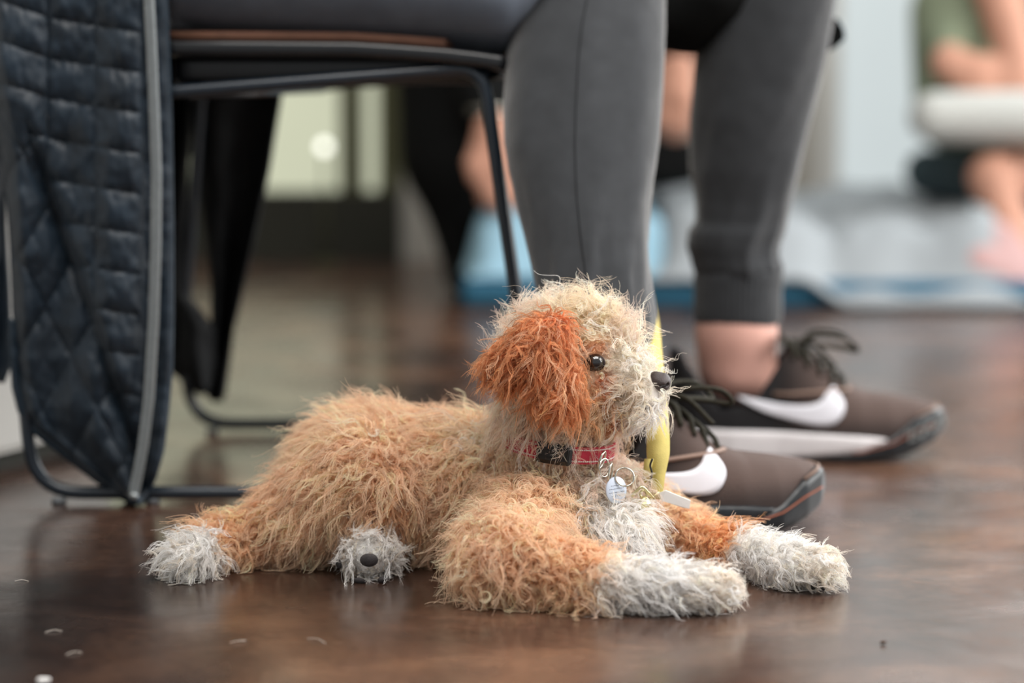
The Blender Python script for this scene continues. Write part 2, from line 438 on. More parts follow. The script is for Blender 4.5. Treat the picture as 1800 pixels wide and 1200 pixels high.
# person in black, sitting at the end of the mattress with hands hanging down
def joint(px, py, Y): return P(px, py, Y)
pb = empty('person', 'person in black clothes sitting on the blue blanket with hands hanging down', 'person', (0.02, 4.5, 0))
hipL, hipR = np.array([-0.06, 4.78, 0.28]), np.array([0.20, 4.80, 0.28])
kL, kR = np.array([-0.098, 4.48, 0.50]), np.array([0.27, 4.50, 0.50])
fL, fR = np.array([-0.092, 4.47, 0.07]), np.array([0.16, 4.60, 0.20])
shL, shR, nk = np.array([-0.10, 4.72, 0.80]), np.array([0.24, 4.72, 0.80]), np.array([0.07, 4.68, 0.90])
elL, elR = np.array([-0.11, 4.44, 0.56]), np.array([0.30, 4.46, 0.58])
hL, hR = joint(866, 228, 4.30), joint(1192, 100, 4.36)
def hand_bones(w, d, side, r=0.012, L=0.16):
    d = np.asarray(d, float); d /= np.linalg.norm(d); side = np.asarray(side, float); side /= np.linalg.norm(side)
    up = np.cross(side, d); B = [(w, w + d * 0.055, 0.024, 0.026)]
    for k, (o, ln) in enumerate(((-0.026, 0.060), (-0.009, 0.074), (0.009, 0.078), (0.026, 0.068))):
        a = w + d * 0.075 + side * o
        B += [(w + d * 0.03 + side * o * 0.8, a, 0.013, 0.0105), (a, a + d * ln * 0.55 + up * 0.006, 0.0098, 0.0088),
              (a + d * ln * 0.55 + up * 0.006, a + d * ln * 0.9 + up * 0.022, 0.0088, 0.0075)]
    t0 = w + d * 0.02 - side * 0.022; t1 = t0 + d * 0.038 - side * 0.022
    return B + [(t0, t1, 0.014, 0.0105), (t1, t1 + d * 0.030 - side * 0.002, 0.0105, 0.0085)]
skinb = [(nk, nk + (0, 0, 0.06), 0.05, 0.05), (nk + (0, 0, 0.15), nk + (0, -0.02, 0.21), 0.078, 0.088), (nk + (0, -0.08, 0.12), nk + (0, -0.075, 0.15), 0.035, 0.04),
         (nk + (0, -0.10, 0.155), nk + (0, -0.115, 0.145), 0.012, 0.014), (nk + (-0.085, 0.0, 0.16), nk + (-0.09, 0, 0.18), 0.014, 0.015), (nk + (0.085, 0.0, 0.16), nk + (0.09, 0, 0.18), 0.014, 0.015),
         (nk, (shL + shR) / 2 + (0, 0.04, -0.25), 0.05, 0.10), (shL, elL, 0.045, 0.036), (shR, elR, 0.045, 0.036), (elL, hL, 0.036, 0.025), (elR, hR, 0.036, 0.026),
         ((shL + shR) / 2 + (0, 0.04, -0.25), (hipL + hipR) / 2, 0.10, 0.12), (hipL, kL, 0.07, 0.05), (hipR, kR, 0.07, 0.05), (kL, fL, 0.045, 0.03), (kR, fR, 0.045, 0.03)]
skinb += hand_bones(hL, (0.12, -0.05, -1), (1, 0.3, 0)) + hand_bones(hR, (-0.1, -0.05, -1), (1, -0.3, 0))
blob_mesh('body', skinb, M['pinkskin'], pb, 0.008, 0.006)
clo = [(hipL, kL, 0.115, 0.098), (hipR, kR, 0.115, 0.088), (kL, kL * 0.45 + fL * 0.55, 0.125, 0.108), (kL * 0.45 + fL * 0.55, fL, 0.098, 0.042), (joint(1150, 290, 4.45), joint(1205, 285, 4.45), 0.045, 0.042), (kR, fR, 0.085, 0.07),
       ((hipL + hipR) / 2, (shL + shR) / 2 + (0, 0.03, -0.08), 0.17, 0.15), (shL, shR, 0.075, 0.075), (shL, elL, 0.065, 0.058), (shR, elR, 0.065, 0.058),
       (elL, elL * 0.15 + hL * 0.85, 0.055, 0.040), (elR, elR * 0.15 + hR * 0.85, 0.055, 0.046), ((kL + kR) / 2 + (0, 0.1, -0.06), (kL + kR) / 2 + (0.06, 0.1, -0.10), 0.10, 0.10)]
blob_mesh('black_clothes', clo, M['blackcloth'], pb, 0.012, 0.015)
blob_mesh('hair', [(nk + (0, 0.03, 0.20), nk + (0, 0.0, 0.25), 0.092, 0.085), (nk + (0, 0.06, 0.10), nk + (0, 0.05, 0.18), 0.06, 0.08)], M['hair'], pb, 0.012, 0.015)
sh = blob_mesh('shoe', [(fL + (0, 0.03, -0.03), fL + (0.01, -0.10, -0.035), 0.038, 0.032)], M['blackcloth'], pb, 0.008, 0.01)
wt = MB(); wt.tube(ring_pts(elL * 0.14 + hL * 0.86, (1, 0, 0), (0, 1, 0), 0.034, 0.034, 20), 0.005, 8, False, True); wt.build('watch', M['steel'], pb)

# person in a sage shirt sitting on the duvet, cushion on the lap
po = empty('person', 'person in a sage green shirt sitting on the duvet behind a white cushion', 'person', (0.95, 4.7, 0))
pel = np.array([1.12, 4.86, 0.22]); nk2 = np.array([1.34, 4.84, 0.78])
sL, sR = np.array([1.16, 4.78, 0.70]), np.array([1.50, 4.80, 0.70])
eR = joint(1748, -40, 4.60); hRr = joint(1800, 150, 4.52); eL = np.array([0.86, 4.68, 0.47]); hLl = joint(1665, 112, 4.54)
k1, f1 = joint(1745, 312, 4.48), joint(1800, 470, 4.40)
k2, f2 = np.array([1.30, 4.5, 0.26]), np.array([1.12, 4.42, 0.15])
body2 = [(nk2, nk2 + (0, 0, 0.06), 0.05, 0.05), (nk2 + (0, 0, 0.15), nk2 + (0, -0.02, 0.21), 0.078, 0.088), (nk2 + (0, -0.08, 0.12), nk2 + (0, -0.075, 0.15), 0.035, 0.04),
         (nk2 + (0, -0.10, 0.155), nk2 + (0, -0.115, 0.145), 0.012, 0.014), (nk2, pel, 0.06, 0.12), (sL, eL, 0.045, 0.036), (sR, eR, 0.045, 0.046), (eL, hLl, 0.036, 0.03), (eR, hRr, 0.046, 0.036),
         (pel, k1, 0.08, 0.045), (k1, f1, 0.036, 0.044), (f1, f1 + (0.03, -0.05, -0.02), 0.042, 0.03), (pel, k2, 0.08, 0.05), (k2, f2, 0.045, 0.03)]
body2 += hand_bones(hLl, (0.9, -0.3, -0.3), (0.2, 0.2, 1)) + hand_bones(hRr, (0.3, -0.5, -0.7), (1, 0.3, 0))
blob_mesh('body', body2, M['pinkskin'], po, 0.008, 0.006)
blob_mesh('shirt', [(nk2 + (0, 0, -0.09), pel + (-0.03, 0, 0.08), 0.13, 0.17), (sL, sR, 0.07, 0.07), (sL, sL * 0.3 + eL * 0.7, 0.065, 0.062), (sR, sR * 0.6 + eR * 0.4, 0.065, 0.06), ((0.88, 4.76, 0.52), (0.87, 4.72, 0.34), 0.10, 0.09), ((0.90, 4.76, 0.54), sL, 0.08, 0.07), (eL, eL * 0.4 + hLl * 0.6, 0.06, 0.042)], M['olive'], po, 0.012, 0.02)
blob_mesh('trousers', [(pel, k1 * 0.75 + pel * 0.25, 0.11, 0.05), (pel, k2, 0.11, 0.07), (k2, f2, 0.07, 0.05), ((0.80, 4.66, 0.22), (0.95, 4.6, 0.20), 0.045, 0.05)], M['slate'], po, 0.012, 0.015)
blob_mesh('hair', [(nk2 + (0, 0.03, 0.20), nk2 + (0, 0.0, 0.25), 0.092, 0.085), (nk2 + (0, 0.06, 0.04), nk2 + (0, 0.05, 0.18), 0.06, 0.08)], M['hair'], po, 0.012, 0.015)
cu = blob_mesh('cushion', [(joint(1640, 205, 4.46), joint(1860, 208, 4.46), 0.044, 0.052), (joint(1650, 205, 4.54), joint(1860, 205, 4.56), 0.042, 0.050)], M['cushion'], None, 0.008, 0.02)
tag(cu, 'plump white cushion lying on the lap of the sage shirted person', 'cushion')
rs = blob_mesh('rose_cloth', [(joint(1716, 470, 4.28), joint(1795, 520, 4.27), 0.040, 0.036), (joint(1750, 420, 4.32), joint(1810, 500, 4.30), 0.035, 0.035)], M['rose'], None, 0.008, 0.02)
tag(rs, 'dusty rose cloth bunched at the edge of the duvet', 'cloth')
# small round lamp by the green window: added glowing ball for a bright spot
lp = empty('glint_ball', 'small glowing round lamp ball added before the green tinted window', 'glint', (P(570, 258, 5.12)[0], 5.12, 0))
lc = P(570, 258, 5.12)
blob_mesh('globe', [(lc, lc + (0, 0, 0.0005), 0.011, 0.011)], M['glint'], lp, 0.003, 0.001)
stm = MB(); stm.tube([(lc[0], 5.12, 0.004), (lc[0], 5.12, lc[2] - 0.01)], 0.003, 8); stm.tube([(lc[0], 5.12, 0.0), (lc[0], 5.12, 0.008)], 0.03, 16); stm.build('stand', M['mull'], lp)

# ------------------------------------------------------------------ chair
YN = G(200, 884)[1]; off = np.array([P(345, 740, 2.87)[0] - P(40, 860, YN)[0] - 0.01, 0.45, 0.0])
ch = empty('chair', 'black seated chair with navy steel sled frame under the person in charcoal joggers', 'chair', (P(480, 884, YN + 0.2)[0], YN + 0.2, 0))
rt = 0.0068
def runner_z(p): q = p.copy(); q[2] = rt + 0.004; return q
path = [P(120, -420, YN), P(72, 200, YN), P(40, 700, YN), runner_z(P(62, 876, YN)), runner_z(P(958, 876, YN)), P(848, 118, YN), P(300, 162, YN), P(95, 172, YN)]
loop = fillet(path, [0, 0.05, 0.06, 0.055, 0.05, 0.03, 0.03, 0])
for k in range(2):
    b = MB(); b.tube([p + off * k for p in loop], rt, 12); b.build('side_frame', M['frame'], ch)
    for px in (104, 268, 890):
        q = P(px, 880, YN) + off * k; q[2] = 0
        g = MB(); g.tube([q + (0, 0, 0.0), q + (0, 0, 0.005)], 0.0075, 12); g.build('glide', M['glide'], ch)
for (px, py) in ((845, 132), (330, 164)):
    a = P(px, py, YN); b = MB(); b.tube([a, a + off], rt * 0.9, 10); b.build('cross_bar', M['frame'], ch)
# seat shell: dished pan with a rolled edge
def seat_rows():
    edge = [(286, 84), (400, 84), (520, 85), (620, 86), (700, 91), (780, 97), (840, 104), (884, 111)]
    rows = []
    for px, py in edge:
        a = P(px, py, YN - 0.012); bq = a + off * 1.05; row = []
        for j in range(15):
            t = j / 14; q = a * (1 - t) + bq * t; q[2] -= 0.006 * math.sin(math.pi * t) ** 0.6
            row.append(q)
        rows.append(row)
    return rows
rows = seat_rows()
so = mesh('seat_shell', [p for r in rows for p in r], grid_faces(len(rows), 15), M['shell'], ch); recalc(so); solid(so, 0.015, 0.0)
bv = so.modifiers.new('round', 'BEVEL'); bv.width = 0.005; bv.segments = 3
under = MB().box((P(300, 130, YN)[0], YN + 0.02, P(300, 150, YN)[2]), (P(846, 130, YN)[0], YN + 0.44, P(300, 96, YN)[2]), 0.008)
under.build('seat_pan', M['shell'], ch)
pd = mesh('seat_pad', [p + (0, 0.012 * (1 - 2 * (j / 14)), 0.0115) for r in rows[:6] for j, p in enumerate(r)], grid_faces(6, 15), M['pad'], ch); recalc(pd); solid(pd, 0.009, 0.0)
V = []
for i in range(12):
    for j in range(15):
        t = j / 14; s_ = i / 11
        a = P(118, -400, YN) * s_ + P(80, 60, YN) * (1 - s_)
        q = a + off * t; q[0] -= 0.03 * math.sin(math.pi * t); V.append(q)
bo = mesh('backrest', V, grid_faces(12, 15), M['shell'], ch); solid(bo, 0.012, 0.0)

# ------------------------------------------------------------------ quilted jacket over the chair back
jk = empty('jacket', 'navy quilted jacket with silver zip hanging over the chair back', 'jacket', (P(150, 800, YN)[0], YN, 0.02))
JL = [(-330, 30), (-150, 0), (0, -24), (120, -20), (220, -6), (300, 8), (400, 17), (500, 22), (600, 25), (680, 30), (720, 40), (750, 58), (780, 96), (810, 134), (840, 174), (862, 206), (878, 232)]
JR = [(-330, 280), (0, 290), (200, 297), (400, 300), (550, 300), (650, 298), (720, 292), (790, 283), (840, 268), (866, 256), (878, 250)]
def interp(tab, y): return float(np.interp(y, [t[0] for t in tab], [t[1] for t in tab]))
def jx_fold(y): return 45 + (y - 220) * 0.335
def quilt(px, py):
    fold = px - jx_fold(py)
    def pill(v, per):
        f = (v / per) % 1.0; return math.sin(math.pi * f) ** 0.45
    xs = (-40, 85 - 0.01 * py, 168, 250)
    if py < 180 or fold > 0:
        w = 1.0
        for x in xs: w = min(w, abs(px - x) / 26.0)
        base = 0.36 * px if px < 85 else 30.6 + 0.16 * (px - 85)
        q = min(min(1, w) ** 0.5, pill(py - base, 71))
    else:
        q = min(pill(px * 0.9 + py * 0.52, 88), pill(px * 0.9 - py * 0.46, 88))
    return q
def jacket_pt(u, py):
    xl, xr = interp(JL, py), interp(JR, py)
    px = xl + (xr - xl) * u
    Y = YN - 0.028
    Y += 0.022 * math.cos(math.pi * min(1, max(0, u)) * 1.0) * 0 
    Y -= 0.010 * math.sin(u * 9.5 + py * 0.004) * ss(-200, 300, py)
    if py > 160:
        d = px - jx_fold(py)
        Y += 0.020 * float(np.exp(-(d / 13.0) ** 2)) * float(ss(160, 320, py)) + (0.012 if d < 0 else 0.0) * float(ss(160, 320, py)) * float(ss(0, -22, d))
    inner = float(ss(0.0, 0.05, u) * ss(1.0, 0.97, u))
    zone = 1.0 if px < 250 else 0.0
    Y -= 0.0075 * quilt(px, py) * inner * zone
    Y -= 0.003 * mnoise.noise(Vector((px * 0.03, py * 0.022, 1.0))) + 0.0016 * mnoise.noise(Vector((px * 0.09, py * 0.05, 4.0)))
    Y += 0.02 * float(ss(0.10, 0.0, u))
    Y += 0.008 * float(ss(0.985, 1.0, u))
    return P(px, py, Y)
NU, NV = 110, 260
V = [jacket_pt(i / (NU - 1), -330 + (878 + 330) * j / (NV - 1)) for i in range(NU) for j in range(NV)]
jf = mesh('front_panel', V, grid_faces(NU, NV), M['nylon'], jk); recalc(jf); solid(jf, 0.004, 0.0)
ZX = [(-330, 258), (0, 262), (120, 268), (300, 275), (430, 274), (560, 270), (700, 262), (780, 252), (830, 243), (872, 234)]
def zp(py, dx=0.0, dy=0.0): return P(interp(ZX, py) + dx, py, YN - 0.036 + dy)
ys = np.linspace(-330, 872, 130)
V = [zp(y, dx, 0.0012 * abs(dx) / 8 * 0) for dx in (-9, -5, 5, 9) for y in ys]
zt = mesh('zip_tape', V, grid_faces(4, len(ys)), M['zip'], jk); recalc(zt); solid(zt, 0.003, 0.0)
tb = MB(); yt = np.arange(-330, 868, 5.0)
for k, y in enumerate(yt):
    a = zp(y, -4.5 if k % 2 else -1.5, -0.0028); b2 = zp(y, 1.5 if k % 2 else 4.5, -0.0028)
    sz = 0.0009
    tb.box((min(a[0], b2[0]), a[1] - 0.001, a[2] - sz), (max(a[0], b2[0]), a[1] + 0.0012, a[2] + sz))
te = tb.build('zip_teeth', M['zip'], zt, False); te['kind'] = 'stuff'
hm = MB(); hm.tube([jacket_pt(0.0, y) + (0, -0.004, 0) for y in np.linspace(560, 878, 60)] + [jacket_pt(u, 878) + (0, -0.004, 0) for u in np.linspace(0.1, 1, 6)], 0.0048, 8); hm.build('hem_binding', M['binding'], jk)
eb = MB(); eb.tube([jacket_pt(0.995, y) for y in np.linspace(-330, 876, 90)], 0.0042, 8); eb.build('edge_binding', M['binding'], jk)
pl = MB(); q0 = P(236, 868, YN - 0.044); pl.tube([q0, q0 + (-0.001, -0.002, -0.004)], [0.0045, 0.0035], 8); pl.build('zip_pull', M['zip'], zt)
def cloth(name, rowsL, rowsR, Y, m, y0, y1, wob=0.012, seed=0.0, nu=24, nv=60, parent=jk):
    V = []
    for i in range(nu):
        for j in range(nv):
            y = y0 + (y1 - y0) * j / (nv - 1); u = i / (nu - 1)
            xl, xr = interp(rowsL, y), interp(rowsR, y)
            V.append(P(xl + (xr - xl) * u, y, Y + wob * math.sin(u * 7 + seed + y * 0.006) + 0.006 * mnoise.noise(Vector((u * 3, y * 0.02, seed)))))
    o = mesh(name, V, grid_faces(nu, nv), m, parent); recalc(o); return solid(o, 0.005, 0.0)
YF = YN + 0.47
cloth('far_panel', [(-330, 300), (170, 300), (300, 345), (420, 365), (500, 374), (600, 372), (690, 360), (705, 376)], [(-330, 500), (170, 494), (300, 472), (420, 447), (500, 428), (600, 407), (690, 394), (705, 388)], YF, M['lining'], -330, 705, seed=1)
cloth('inner_facing', [(-330, 280), (170, 286), (640, 286), (665, 318), (692, 352)], [(-330, 340), (170, 338), (300, 328), (420, 322), (515, 322), (545, 350), (575, 374), (640, 378), (670, 374), (692, 366)], YF - 0.03, M['lining'], -330, 692, seed=3)
cloth('sleeve', [(-330, -60), (300, -70), (660, -60), (672, -40)], [(-330, 40), (250, 12), (400, 8), (520, 14), (640, 17), (672, 4)], YN + 0.03, M['nylon'], -330, 672, seed=5)
V = []
for i in range(16):
    for j in range(20):
        t = i / 15; y = -330 + 560 * j / 19
        a = P(-10, y, YN - 0.01); bq = P(300, y, YF); q = a * (1 - t) + bq * t; q[0] -= 0.06 * math.sin(math.pi * t); V.append(q)
bp = mesh('back_panel', V, grid_faces(16, 20), M['nylon'], jk); recalc(bp); solid(bp, 0.005, 0.0)

# ------------------------------------------------------------------ person on the chair
pm = empty('person', 'seated person in charcoal joggers and dark navy coat wearing black sneakers', 'person', (0.1, 2.55, 0))
A1 = 0.38                                        # near shoe: heading, then its heel placed so the ball of the foot meets the floor
O1 = G(1345, 941) - np.array([0.22 * math.cos(A1) + 0.047 * math.sin(A1), 0.22 * math.sin(A1) - 0.047 * math.cos(A1), 0])
O2, A2 = G(1186, 803), 0.0
def shoe_at(O, A, x, y=0.0, z=0.0): return O + np.array([x * math.cos(A) - y * math.sin(A), x * math.sin(A) + y * math.cos(A), z])
NR = [(-20, 925, 1168), (40, 903, 1169), (100, 891, 1168), (180, 887, 1163), (250, 889, 1156), (300, 896, 1150), (350, 906, 1144), (430, 925, 1140), (470, 935, 1141), (520, 946, 1146), (560, 956, 1152), (600, 966, 1142), (650, 974, 1114), (690, 980, 1098)]
FR = [(-60, 1247, 1476), (0, 1236, 1468), (100, 1222, 1450), (200, 1214, 1427), (300, 1214, 1405), (350, 1222, 1392), (390, 1222, 1382), (405, 1209, 1379), (432, 1206, 1370), (452, 1213, 1370), (470, 1217, 1378), (482, 1224, 1372)]
YL1, YL2, SLN = 2.430, 2.675, 0.240
def leg_rings(R, Y, ratio, seed, slant=0.0, n=64, seg=56):
    rings = []
    ys_ = np.linspace(R[-1][0], R[0][0], n)
    for y in ys_:
        xl, xr = np.interp(y, [r[0] for r in R], [r[1] for r in R]), np.interp(y, [r[0] for r in R], [r[2] for r in R])
        Yk = Y - slant * min(1.0, max(0.0, (y + 20) / 690.0)); c = P((xl + xr) / 2, y, Yk); rx = (xr - xl) / 2 * S(Yk) * 1.01
        ring = []
        for k in range(seg):
            a = 2 * math.pi * k / seg
            dx, dy = math.cos(a), math.sin(a)
            low = float(ss(200, 520, y))
            f = (0.0045 * mnoise.noise(Vector((dx * 2.2 + y * 0.004, dy * 2.2, seed + y * 0.006))) + low * 0.0065 * mnoise.noise(Vector((dx * 5 + y * 0.008, dy * 5, seed + 7 + y * 0.007)))
                 + 0.0012 * mnoise.noise(Vector((dx * 14, dy * 14, seed + y * 0.03)))) * (0.35 + 0.65 * abs(dy))
            ring.append(c + np.array([(rx + f) * dx, (rx * ratio + f) * dy, 0]))
        rings.append(ring)
    return rings
def knee_rings(last, hip, n=22):
    last = np.array(last); c = last.mean(0); r = np.linalg.norm(last - c, axis=1).mean()
    hip = np.asarray(hip, float); d = hip - c; d[2] = 0; d /= np.linalg.norm(d)
    piv = c + d * (r * 1.06); out = []
    for k in range(1, n + 1):
        th = (math.pi / 2 + 0.02) * k / n
        ax = np.cross(d, (0, 0, 1)); ax = -ax / np.linalg.norm(ax)
        Rm = np.array(Matrix.Rotation(th, 3, Vector(ax)))
        q = (last - piv) @ Rm.T + piv
        out.append(q)
    e = np.array(out[-1]); ec = e.mean(0)
    for k in range(1, 9):
        t = k / 8; out.append((e - ec) * (1 + 0.25 * t) + ec * (1 - t) + hip * t)
    return out
hipN, hipF = np.array([-0.33, 2.53, 0.56]), np.array([-0.24, 2.74, 0.57])
jb = MB()
for R, Y, ratio, seed, hip, sl_ in ((NR, YL1, 0.92, 1.0, hipN, SLN), (FR, YL2, 0.95, 11.0, hipF, 0.0)):
    rg = leg_rings(R, Y, ratio, seed, sl_)
    jb.add(*loft(rg + knee_rings(rg[-1], hip), False))
jg = jb.build('joggers', M['jogger'], pm)
sm = MB()                                        # raised side seam down the near leg
rg = leg_rings(NR, YL1, 0.92, 1.0, SLN)
sm.tube([np.array(r[41]) + (0, -0.0003, 0) for r in rg], 0.0006, 6); sm.build('side_seam', M['seam'], jg)
def cuff(rows_, Y, ratio):
    rings = []
    for k in range(26):
        t = k / 25; y = rows_[0][0] + (rows_[-1][0] - rows_[0][0]) * t
        xl, xr = np.interp(y, [r[0] for r in rows_], [r[1] for r in rows_]), np.interp(y, [r[0] for r in rows_], [r[2] for r in rows_])
        c = P((xl + xr) / 2, y, Y); rx = (xr - xl) / 2 * S(Y)
        rr = [rx * (1 + 0.012 * math.cos(48 * 2 * math.pi * j / 192) - 0.05 * (abs(2 * t - 1) ** 6)) for j in range(192)]
        rings.append([c + np.array([rr[j] * math.cos(2 * math.pi * j / 192), rr[j] * ratio * math.sin(2 * math.pi * j / 192), 0]) for j in range(192)])
    o = recalc(mesh('cuff', *loft(rings, False), M['jogger'], pm)); return solid(o, 0.003, 0)
cuff([(474, 1222, 1376), (500, 1222, 1372), (566, 1221, 1371)], YL2, 0.95)
cuff([(680, 980, 1100), (700, 982, 1098), (730, 984, 1094)], YL1 - SLN, 0.92)
# navy coat over the near thigh, waist and trunk
cr = []
for px, yb, hh in ((308, 46, 118), (330, 48, 127), (400, 55, 126), (500, 62, 124), (600, 68, 122), (700, 76, 120), (780, 84, 118), (850, 93, 116), (885, 96, 114), (905, 76, 100), (930, 48, 84), (950, 18, 68), (970, -12, 52), (985, -34, 40)):
    ring = []
    Yc = 2.435; c = P(px, yb - hh, Yc); rz = hh * S(Yc)
    for k in range(40):
        a = 2 * math.pi * k / 40
        f = 1 + 0.03 * mnoise.noise(Vector((px * 0.006, math.cos(a) * 1.5, math.sin(a) * 1.5)))
        ring.append(c + np.array([0, 0.098 * f * math.cos(a) * (0.55 + 0.45 * min(1, rz / 0.066)), rz * f * math.sin(a)]))
    cr.append(ring)
coat = mesh('coat_skirt', *loft(cr, True), M['navy'], pm); recalc(coat)
blob_mesh('shaded_coat', [((-0.24, 2.70, 0.53), P(1215, 18, 2.66), 0.075, 0.040), (P(1215, 18, 2.66), P(1262, -20, 2.64), 0.040, 0.042)], M['blackcloth'], pm, 0.009, 0.012)  # coat between the legs, its shade put in as black cloth
shN, shF, nkp = np.array([-0.22, 2.44, 1.04]), np.array([-0.20, 2.82, 1.04]), np.array([-0.20, 2.63, 1.14])
eN, eF = np.array([-0.08, 2.40, 0.80]), np.array([-0.05, 2.86, 0.80])
wN, wF = np.array([0.06, 2.58, 0.70]), np.array([0.10, 2.72, 0.70])
blob_mesh('coat', [((-0.28, 2.56, 0.62), (-0.23, 2.63, 0.98), 0.15, 0.15), ((-0.28, 2.70, 0.62), (-0.23, 2.63, 0.98), 0.15, 0.15), (shN, shF, 0.08, 0.08), (shN, eN, 0.075, 0.06), (shF, eF, 0.075, 0.06), (eN, wN, 0.06, 0.045), (eF, wF, 0.06, 0.045)], M['navy'], pm, 0.014, 0.02)
kn1, kn2 = P(1045, -70, YL1), P(1350, -90, YL2)
an1, an2 = shoe_at(O1, A1, 0.064, 0.0, 0.11), P(1294, 585, YL2)
hb = np.array([-0.20, 2.63, 1.14])
mainb = [(hb, hb + (0.02, 0, 0.07), 0.052, 0.052), (hb + (0.02, 0, 0.16), hb + (0.04, 0, 0.22), 0.078, 0.090), (hb + (0.10, 0, 0.13), hb + (0.095, 0, 0.16), 0.036, 0.042), (hb + (0.13, 0, 0.165), hb + (0.145, 0, 0.155), 0.012, 0.014),
         (hb + (0.02, 0.085, 0.16), hb + (0.02, 0.09, 0.18), 0.013, 0.015), (hb + (0.02, -0.085, 0.16), hb + (0.02, -0.09, 0.18), 0.013, 0.015),
         (hb, np.array([-0.28, 2.63, 0.62]), 0.06, 0.10), (shN, eN, 0.045, 0.036), (shF, eF, 0.045, 0.036), (eN, wN, 0.036, 0.026), (eF, wF, 0.036, 0.026), (shN, shF, 0.045, 0.045),
         ((-0.28, 2.63, 0.62), hipN, 0.09, 0.07), ((-0.28, 2.63, 0.62), hipF, 0.09, 0.07), (hipN, kn1, 0.065, 0.048), (hipF, kn2, 0.065, 0.048), (kn1, an1, 0.038, 0.022), (kn2, an2 + (0, 0, 0.06), 0.048, 0.040),
         (an2 + (0, 0, 0.06), an2, 0.040, 0.0425), (an2, P(1290, 650, YL2), 0.0425, 0.037), (P(1290, 650, YL2), shoe_at(O2, A2, 0.20, 0, 0.04), 0.032, 0.018), (an1, shoe_at(O1, A1, 0.066, 0.002, 0.06), 0.022, 0.020), (shoe_at(O1, A1, 0.068, 0, 0.045), shoe_at(O1, A1, 0.20, 0, 0.036), 0.020, 0.013)]
mainb += hand_bones(wN, (0.8, 0.5, -0.3), (0.3, -0.2, 1)) + hand_bones(wF, (0.8, -0.5, -0.3), (0.3, 0.2, 1))
blob_mesh('body', mainb, M['skin'], pm, 0.009, 0.006)
blob_mesh('hair', [(hb + (-0.01, 0, 0.21), hb + (0.03, 0, 0.26), 0.095, 0.085), (hb + (-0.04, 0, 0.10), hb + (-0.03, 0, 0.18), 0.06, 0.08)], M['hair'], pm, 0.014, 0.015)
# dark pouch hanging by the far knee
bgc = P(1472, 62, 2.70)
pch = mesh('belt_pouch', *prism([P(1440, 20, 2.70), P(1474, 34, 2.70), P(1484, 52, 2.70), P(1486, 68, 2.70), P(1476, 78, 2.70), P(1462, 88, 2.70), P(1440, 92, 2.70)], (0, 1, 0), 0.03), M['blackcloth'], None, False)
tag(pch, 'small black pouch hanging beside the knee of the charcoal joggers', 'pouch')

# ------------------------------------------------------------------ sneakers
km = bpy.data.materials.new('dark_knit_upper'); km.use_nodes = True
nt = km.node_tree; pp = nt.nodes['Principled BSDF']; pp.inputs['Roughness'].default_value = 0.75; pp.inputs['Specular IOR Level'].default_value = 0.25
at = nt.nodes.new('ShaderNodeAttribute'); at.attribute_name = 'tint'
tcn = nt.nodes.new('ShaderNodeTexCoord'); vo = nt.nodes.new('ShaderNodeTexVoronoi'); vo.inputs['Scale'].default_value = 900
nt.links.new(tcn.outputs['Object'], vo.inputs['Vector'])
bmp = nt.nodes.new('ShaderNodeBump'); bmp.inputs['Strength'].default_value = 0.5; bmp.inputs['Distance'].default_value = 0.0008
nt.links.new(vo.outputs['Distance'], bmp.inputs['Height']); nt.links.new(bmp.outputs['Normal'], pp.inputs['Normal'])
nt.links.new(at.outputs['Color'], pp.inputs['Base Color'])
WT = [(-0.01, 0.0), (0, 0.010), (0.006, 0.021), (0.02, 0.030), (0.06, 0.036), (0.11, 0.035), (0.16, 0.041), (0.20, 0.046), (0.235, 0.045), (0.265, 0.037), (0.285, 0.025), (0.296, 0.012), (0.302, 0.0)]
HT = [(-0.01, 0.125), (0, 0.123), (0.02, 0.118), (0.055, 0.098), (0.09, 0.107), (0.125, 0.127), (0.15, 0.112), (0.18, 0.086), (0.21, 0.074), (0.25, 0.068), (0.28, 0.062), (0.302, 0.052)]
ZB = [(0, 0.001), (0.20, 0.0), (0.25, 0.006), (0.285, 0.020), (0.302, 0.034)]
ZO = [(0, 0.006), (0.12, 0.007), (0.2, 0.015), (0.235, 0.029), (0.262, 0.050), (0.285, 0.058), (0.302, 0.056)]
ZW = [(0, 0.037), (0.1, 0.035), (0.2, 0.030), (0.24, 0.026), (0.3, 0.02)]
tb_ = lambda T, x: np.interp(x, [t[0] for t in T], [t[1] for t in T])
def smax(*a, k=0.002):
    m = np.maximum.reduce(a); return m + k * np.log(sum(np.exp(np.clip((v - m) / k, -40, 0)) for v in a))
